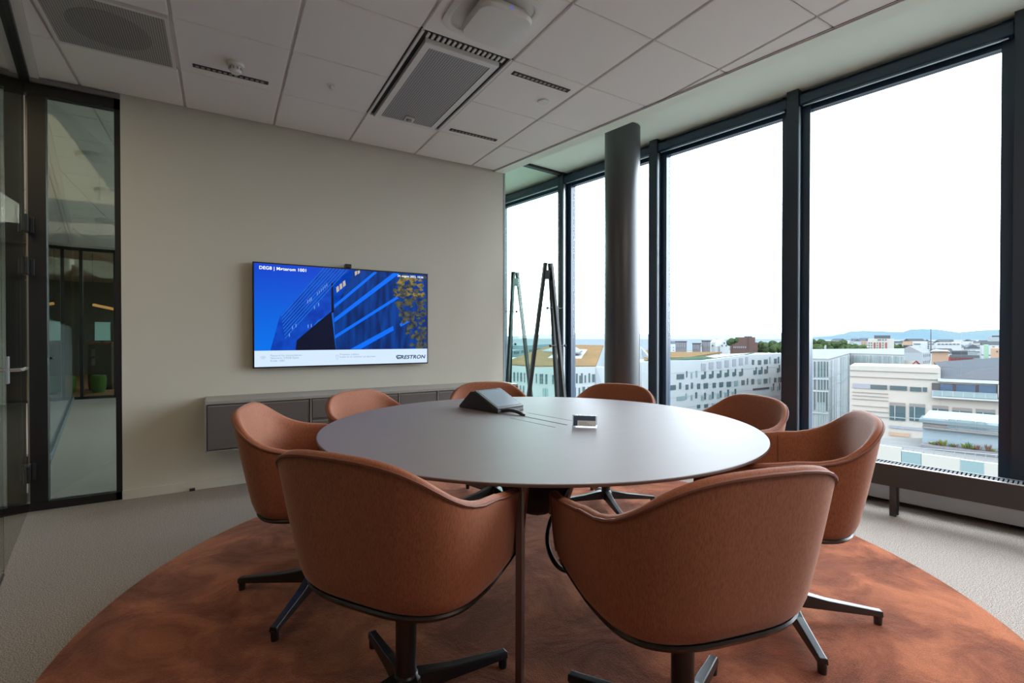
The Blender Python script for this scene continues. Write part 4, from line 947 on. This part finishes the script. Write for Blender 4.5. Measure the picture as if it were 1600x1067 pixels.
# pavilion and terrace below
b = bld('rooftop_pavilion', 1500, 46, 'pale blue rooftop pavilion with a planted ledge below the beige building')
F = Fac(1441, 48, 1567, 44)
def P5(x, y): return (1390+x/7.116, 600+y/7.116)
def w5(x0, x1, y0, y1, mt, nm, off=.02, th=.1): return F.box(P5(x0, 0)[0], P5(x1, 0)[0], P5(0, y0)[1], P5(0, y1)[1], off, th, nm, mt, b)
F.mass([P5(368, 372), P5(1900, 500)], 7, 'wall', X_teal, b)
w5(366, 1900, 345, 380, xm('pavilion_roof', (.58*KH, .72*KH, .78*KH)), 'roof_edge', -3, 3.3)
w5(375, 640, 388, 462, X_joint, 'solid_panel')
for x0, x1, y in ((655, 735, 385), (748, 950, 392), (965, 1068, 412), (1085, 1300, 424), (1320, 1600, 446)): w5(x0, x1, y, y+88, X_glass2 if x0 < 1000 else xm('pavilion_pane_pale', (.62, .80, .84), .3), 'glass_pane')
for x in (643, 738, 953, 1072, 1305): w5(x, x+8, 385+(x-640)*.1, 475+(x-640)*.1, X_slat2, 'post', .1, .08)
w5(368, 1900, 464, 482, X_joint, 'ledge', .0, .5)
w5(355, 1900, 650, 690, xm('planter_grey', (.42, .40, .42)), 'planter', .0, 1.1)
rp_ = random.Random(5)
ORD = ['leftmost', 'second', 'third', 'fourth', 'fifth', 'sixth', 'seventh', 'eighth', 'ninth', 'tenth', 'eleventh', 'twelfth', 'thirteenth', 'rightmost']
for k, x in enumerate((478, 520, 565, 598, 700, 735, 825, 868, 900, 945, 985, 1092, 1125, 1250)):
    p = F.p(*P5(x, 652+(x-360)*.105), .5); c_ = k % 3 if k not in (5, 10) else 2
    o = root('rooftop_plant', p, '%s tuft from the left in the planter of the pale blue pavilion, %s' % (ORD[k], ('yellow-green', 'green', 'reddish')[c_]), 'plant', 'planter tufts')
    pm = xm('plant_%d' % c_, tuple(v*.6 for v in ((.55, .62, .12), (.25, .5, .15), (.62, .35, .28))[c_]))
    hh = (.22, .3, .45, .6)[k % 4]; m = MB()
    for q in range(16):
        a = rp_.uniform(0, 2*pi); r_ = rp_.uniform(.0, .25); b0 = p+Vector((cos(a)*r_, sin(a)*r_, -.05)); e1 = b0+Vector((cos(a)*.12, sin(a)*.12, hh*rp_.uniform(.5, 1)))
        m.tube([b0, (b0+e1)/2+Vector((0, 0, .05)), e1], [.03, .045, .006], 4)
    m.build('leaves', pm, o)
b = bld('terrace_parapet', 1480, 34, 'beige parapet with teal glass panels just above the window bench')
F = Fac(1390, 36, 1567, 31.8)
def w6(x0, x1, y0, mt, nm, off=.02, th=.3): 
    a = F.p(*P5(x0, y0), off); c_ = F.p(P5(x1, 0)[0], 700, off); q = [a, Vector((c_.x, c_.y, a.z)), Vector((c_.x, c_.y, GZ)), Vector((a.x, a.y, GZ))]
    return MB().slab(q, F.n*th).build(nm, mt, b)
w6(-1000, 135, 560, X_cream, 'parapet_block'); w6(140, 355, 735, X_glass2, 'glass_panel'); w6(360, 785, 768, X_cream, 'parapet_block'); w6(793, 1050, 830, X_glass2, 'glass_panel'); w6(1058, 1700, 862, X_cream, 'parapet_block')
for x in range(-200, 1500, 115): w6(x, x+8, 700+(x)*.09-20, X_white2, 'railing_post', -.8, .05)
a, c_ = F.p(*P5(-400, 645), -.8), F.p(*P5(1600, 825), -.8)
MB().tube([a, c_], .03, 6).build('railing_rail', X_white2, b)
p = [at_depth(1250, 527, 52), at_depth(1250, 527, 37), at_depth(1700, 527, 31.5), at_depth(1700, 527, 52)]
tag(MB().slab([Vector((q.x, q.y, -10.2)) for q in p], (0, 0, .5)).build('terrace_deck', xm('terrace_paving', (.70*KH, .70*KH, .69*KH))), 'pale paved roof terrace in front of the pavilion', 'terrace')

# landmarks behind
def rd(x, xc, D): return D*math.sqrt(1+((xc-800)/FPX)**2)/math.sqrt(1+((x-800)/FPX)**2)
def simple(name, xa, xb, D, top, dep, mt, label, cat='building', base=None):
    b = bld(name, (xa+xb)/2, D, label, cat); f = Fac(xa, rd(xa, (xa+xb)/2, D), xb, rd(xb, (xa+xb)/2, D)); f.mass([(xa, top), (xb, top)], dep, 'wall', mt, b); return b, f
b, f = simple('apartment_tower', 1356, 1397, 420, 529, 30, X_cream, 'cream tower block with three red window strips on the skyline at the right')
f.box(1366, 1391, 524, 529, -8, 4, 'roof_house', X_grey, b)
for x in (1365.5, 1374, 1383.5): f.box(x, x+2.2, 535, 547, .1, .4, 'red_panel', X_red, b)
for r_ in range(4):
    for x in (1357.2, 1361, 1370, 1378.8): f.box(x, x+1.6, 535+r_*3.7, 536.6+r_*3.7, .1, .3, 'window', X_dark, b)
for x in (1371.5, 1374.5, 1378.7, 1383.2): f.box(x, x+2, 530, 531.6, .1, .3, 'window', X_dark, b)
b, f = simple('brick_building', 1149, 1180, 400, 527, 40, X_brick, 'large dark brown building on the skyline above the white office block')
f.mass([(1141, 535), (1149, 534.5)], 40, 'wing', X_brick, b); f.mass([(1180, 535.5), (1184, 535.5)], 40, 'wing', X_brick, b); f.box(1163, 1175, 525.5, 527, -6, 4, 'roof_house', X_dark, b)
f.box(1168.6, 1169.3, 526, 546, .1, .3, 'seam', X_dark, b)
for x in range(1143, 1166, 3): f.box(x, x+1.6, 541, 544, .1, .3, 'window', X_lilac, b)
for (xa, xb, tp_, lb) in ((1055.5, 1073, 533.5, 'leftmost of the three square dark blocks on the skyline above the orange roof'), (1082, 1095, 536.5, 'lowest of the three dark blocks on the skyline above the orange roof'), (1096.5, 1110, 532.5, 'dark block with slanted side next to the white gabled house on the skyline')):
    b, f = simple('dark_block', xa, xb, 330, tp_, 20, xm('grey_cladding', (.33, .31, .33)), lb)
    f.box(xa-.5, xb+.5, tp_-.8, tp_, -20, 20.5, 'roof_slab', X_dark, b)
    for x in range(int(xa)+2, int(xb)-2, 3): f.box(x, x+1.2, tp_+2, tp_+9, .1, .3, 'window', X_lilac, b)
b = bld('gabled_house', 1132, 360, 'small white gabled house between trees on the skyline'); f = Fac(1124, 360, 1140, 360)
f.mass([(1125, 541), (1128, 534), (1132, 530.5), (1136.5, 535), (1139.5, 542)], 20, 'wall', X_slat2, b)
for x, y in ((1127.5, 539), (1134, 539), (1131, 535)): f.box(x, x+1.6, y, y+2, .1, .3, 'window', X_dark, b)
b, f = simple('white_house', 1111, 1118, 350, 534.5, 15, X_slat2, 'small white house left of the gabled one'); f.box(1112.5, 1114.5, 539, 541, .1, .3, 'window', X_dark, b)
b, f = simple('office_slab', 1426, 1452, 520, 534, 40, X_slat2, 'white slab building with thin window lines right of the cream tower')
for y in (537, 541.5, 545.5): f.box(1428, 1438, y, y+1.1, .1, .4, 'window', X_dark, b)
for k in range(4): f.box(1449.5, 1451.5, 534+k*3, 535.8+k*3, .1, .4, 'window', X_dark, b)
b, f = simple('low_white_building', 1384, 1452, 330, 550.5, 30, X_cream, 'low white building with a row of dark windows under the cream tower')
for k in range(9): f.box(1400+k*3.6, 1402+k*3.6, 553.2, 555, .1, .4, 'window', X_dark, b)
for k in range(5): f.box(1416+k*3.6, 1417.8+k*3.6, 559, 561, .1, .4, 'window', X_dark, b)
b, f = simple('red_house', 1482, 1521, 260, 558, 30, X_red, 'long red-fronted house with a grey roof in the right part of the city'); f.box(1484, 1530, 554, 558, -6, 6.2, 'roof', X_grey, b)
for k in range(6): f.box(1486+k*5.6, 1489+k*5.6, 560, 562, .1, .4, 'window', X_dark, b)
b, f = simple('peach_house', 1456, 1482, 300, 548, 30, X_peach, 'peach-coloured house with a pale gabled roof left of the red house'); f.slab([(1454, 548.5), (1462, 545), (1484, 548.5)], -10, 12, 'roof', X_slat2, b)
b, f = simple('peach_block', 1548, 1600, 330, 544, 30, X_peach, 'peach block at the right edge of the city view')
for k in range(3): f.box(1557+k*6, 1559+k*6, 548, 550, .1, .4, 'window', X_dark, b)
b, f = simple('mint_house', 1537, 1545, 300, 539, 20, X_greeny, 'mint-green house beside the peach block')
b, f = simple('dark_terrace', 1487, 1512, 300, 549, 30, X_dark, 'dark-fronted long building behind the red house')
b, f = simple('long_white_block', 1462, 1502, 430, 535.5, 40, X_slat2, 'long white block with black window dashes in the middle of the city')
for k in range(6): f.box(1465+k*6, 1469+k*6, 537, 538.2, .1, .4, 'window', X_dark, b)
b, f = simple('grey_institution', 1543, 1580, 620, 526.5, 40, X_white2, 'pale grey tall building on the skyline at the far right'); f.box(1550, 1562, 524.3, 526.5, -10, 6, 'roof_house', X_dark, b)
b = bld('red_gable_house', 1430, 200, 'small red-edged gabled house just above the beige building'); f = Fac(1420, 200, 1440, 200)
f.mass([(1424, 571), (1431, 564), (1439, 571)], 10, 'wall', X_cream, b); 
for q in (((1422, 571.5), (1431, 563.2), (1431, 564.6), (1424, 571.8)), ((1431, 563.2), (1440.5, 571.5), (1438.5, 571.8), (1431, 564.6))): f.slab(q, .1, .4, 'red_verge', X_red, b)
tag(MB().tube([at_depth(1454.5, 556, 380), at_depth(1454.5, 513.5, 380)], [.5, .2], 6).build('mast', X_grey), 'thin tall mast rising above the city skyline', 'mast')

# generic far houses, each its own mesh
rc = random.Random(11); cols = [X_slat2, X_cream, X_white2, X_dark, X_peach, X_slat1, X_brick]; cn = ['white', 'cream', 'pale grey', 'dark grey', 'peach', 'blue-white', 'brown']
wts = [7, 5, 5, 1.2, 1.2, 4, .6]
roofs = [X_grey, X_roofw, X_dark]; rn = ['grey', 'pale', 'dark']
taken = [(o.location.x, o.location.y, 26) for o in COL.objects if o.parent is None and o.get('category') == 'building']
seen = {}
marks = [(1262, 'left of the cream tower block'), (1356, 'near the cream tower block'), (1400, 'between cream tower and mast'), (1455, 'just right of the mast'), (1490, 'above the grey sloping roof'), (1530, 'near the mint-green house'), (1565, 'at the right end of the city view')]
n_made = 0
for k in range(3000):
    if n_made >= 170: break
    if n_made < 145: D = 230*(1500/230)**rc.random(); x = rc.uniform(1402, 1585) if D < 480 else rc.uniform(1266, 1590)
    else: D = rc.uniform(430, 1100); x = rc.uniform(1050, 1235)
    w_, d_, h_ = rc.uniform(12, 38), rc.uniform(10, 18), rc.uniform(8, 16) + (D > 600)*rc.uniform(0, 9)
    yt = rc.uniform(548, 565) if D < 420 else rc.uniform(538, 554) if D < 750 else rc.uniform(531, 543)
    if n_made >= 145: yt = rc.uniform(536, 547)
    h_ = min(max(33.17-(yt-527)/753*D, 6), 27); w_ = w_*.7+(D > 600)*6
    p = at_depth(x, 527, D); a = rc.uniform(0, pi); u = Vector((cos(a), sin(a), 0)); v = Vector((-u.y, u.x, 0)); p.z = 0
    rr_ = math.hypot(w_, d_)/2
    if any(math.hypot(p.x-q[0], p.y-q[1]) < rr_+q[2] for q in taken): continue
    taken.append((p.x, p.y, rr_)); n_made += 1
    q = [p+u*s1*w_/2+v*s2*d_/2 for s1, s2 in ((-1, -1), (1, -1), (1, 1), (-1, 1))]
    m = MB(); m.hexa([Vector((c.x, c.y, GZ)) for c in q], [Vector((c.x, c.y, GZ+h_)) for c in q])
    ci = rc.choices(range(7), wts)[0]; ri = rc.randrange(3); m.mi = 1; gab = rc.random() < .5
    if gab:
        rh = d_*.32; e0, e1 = p-u*w_/2+Vector((0, 0, GZ+h_+rh)), p+u*w_/2+Vector((0, 0, GZ+h_+rh)); t4 = [Vector((c.x, c.y, GZ+h_)) for c in q]
        m.add(t4+[e0, e1], [(0, 1, 5, 4), (3, 4, 5, 2), (0, 4, 3), (1, 2, 5)])
    else: m.hexa([Vector((c.x, c.y, GZ+h_)) for c in q], [Vector((c.x, c.y, GZ+h_+.6)) for c in q])
    m.mi = 2
    nf = int(h_/3.2); nw = int(w_/4)
    for s2 in (-1, 1):
        for f_ in range(nf):
            for g_ in range(nw):
                c0 = p+u*(-w_/2+2+g_*4)+v*s2*(d_/2+.02)+Vector((0, 0, GZ+1.4+f_*3.2)); m.slab([c0, c0+u*1.6, c0+u*1.6+Vector((0, 0, 1.3)), c0+Vector((0, 0, 1.3))], v*s2*.1)
    o = m.build('city_house', [cols[ci], roofs[ri], X_joint])
    where = 'beyond the long white office block' if x < 1250 else [t_ for x_, t_ in marks if x >= x_][-1]
    dist = 'near' if D < 400 else 'middle' if D < 750 else 'far'
    lb = '%s %s %s-roofed house, %s rows, %s' % (cn[ci], 'gabled' if gab else 'flat-topped', rn[ri], dist, where)
    if D > 1000: lb = lb.replace('far rows', 'last rows')
    if w_ > 24: lb = 'broad '+lb
    elif w_ < 14: lb = 'narrow '+lb
    tag(o, lb, 'building', 'far city houses')
# trees
def tree(x, D, top, wpx, lb, grp=None):
    pt = at_depth(x, top, D); r_ = wpx/2/FPX*D; o = root('tree', (pt.x, pt.y, GZ), lb, 'tree', grp)
    hh = pt.z-GZ; ms = MB(); rt = random.Random(int(x*7))
    bm = bmesh.new()
    for q in range(9):
        c_ = Vector((pt.x+rt.uniform(-.6, .6)*r_, pt.y+rt.uniform(-.6, .6)*r_, pt.z-rt.uniform(.4, 1.3)*r_)); rr = r_*rt.uniform(.35, .6)
        bmesh.ops.create_icosphere(bm, subdivisions=2, radius=rr, matrix=Matrix.Translation(c_-OFF[o.name]))
    for v in bm.verts: v.co += Vector((rt.uniform(-1, 1), rt.uniform(-1, 1), rt.uniform(-1, 1)))*r_*.07
    me = bpy.data.meshes.new('crown'); bm.to_mesh(me); bm.free(); me.materials.append(X_tree); c = bpy.data.objects.new('crown', me); COL.objects.link(c); c.parent = o
    MB().tube([Vector((pt.x, pt.y, GZ)), Vector((pt.x, pt.y, pt.z-r_))], r_*.08, 6).build('trunk', X_trunk, o)
for x, D, tp_, w_, lb in ((1122, 390, 529.5, 14, 'dark green tree left of the white gabled house'), (1144, 340, 527.5, 16, 'green tree between the gabled house and the brown building'),
    (1193, 430, 532.5, 22, 'leftmost green tree right of the brown building'), (1207, 430, 532, 22, 'second green tree right of the brown building'), (1221, 440, 534, 22, 'third green tree right of the brown building'), (1234, 440, 535, 20, 'green tree touching the left edge of the thick mullion'),
    (1276, 420, 530, 22, 'green tree at the left edge of the big window view'), (1295, 480, 533, 22, 'low green tree above the roof of the slatted building'), (1311, 400, 531.5, 20, 'round dark tree left of the cream tower block'), (1328, 500, 535, 22, 'flat green tree further left of the cream tower block'),
    (1348, 410, 536.5, 16, 'small dark tree touching the left foot of the cream tower block'), (1402, 480, 537, 14, 'green tree right of the foot of the cream tower block'), (1416, 290, 560, 10, 'green tree left of the red-edged gabled house')):
    tree(x, D, tp_, w_, lb, 'skyline trees')
# hills
def ridge(name, D, pts, mt, lb):
    m = MB(); P = [at_depth(x, y, D) for x, y in pts]; vs = []
    for p in P:
        o_ = Vector((p.x, p.y, 0)).normalized(); vs += [Vector((p.x, p.y, GZ))-o_*D*.12, p, Vector((p.x, p.y, GZ))+o_*D*.2]
    m.add(vs, [(i*3+j, i*3+3+j, i*3+4+j, i*3+1+j) for i in range(len(P)-1) for j in (0, 1)])
    tag(m.build(name, mt, smooth=True), lb, 'hill')
X_hill = xm('hill_haze_blue', (.42*KH, .64*KH, .78*KH), .95, noise=(.0008, (.50*KX*KH, .68*KX*KH, .76*KX*KH), .4, .6)); X_hill2 = xm('hill_haze_pale', (.95*KH, 1.0*KH, 1.05*KH), .95)  # distance haze is put into both ridge colours
ridge('hill_ridge', 7000, [(1250, 528), (1275, 526.5), (1300, 525), (1318, 521), (1328, 517.5), (1350, 516.5), (1372, 517), (1400, 518.5), (1412, 518), (1422, 514.5), (1440, 513.5), (1462, 514), (1480, 516.5), (1498, 519), (1520, 517), (1545, 515), (1570, 514.5), (1600, 515), (1650, 513)], X_hill, 'haze-tinted blue-green hill ridge behind the city at the right')
ridge('hill_ridge', 11000, [(760, 526), (800, 525), (850, 522), (880, 521), (930, 520), (985, 521), (1030, 523), (1060, 522.5), (1110, 523.5), (1160, 522), (1200, 520), (1240, 519.5), (1280, 520), (1320, 521), (1400, 520)], X_hill2, 'haze-pale hills on the horizon behind the column')
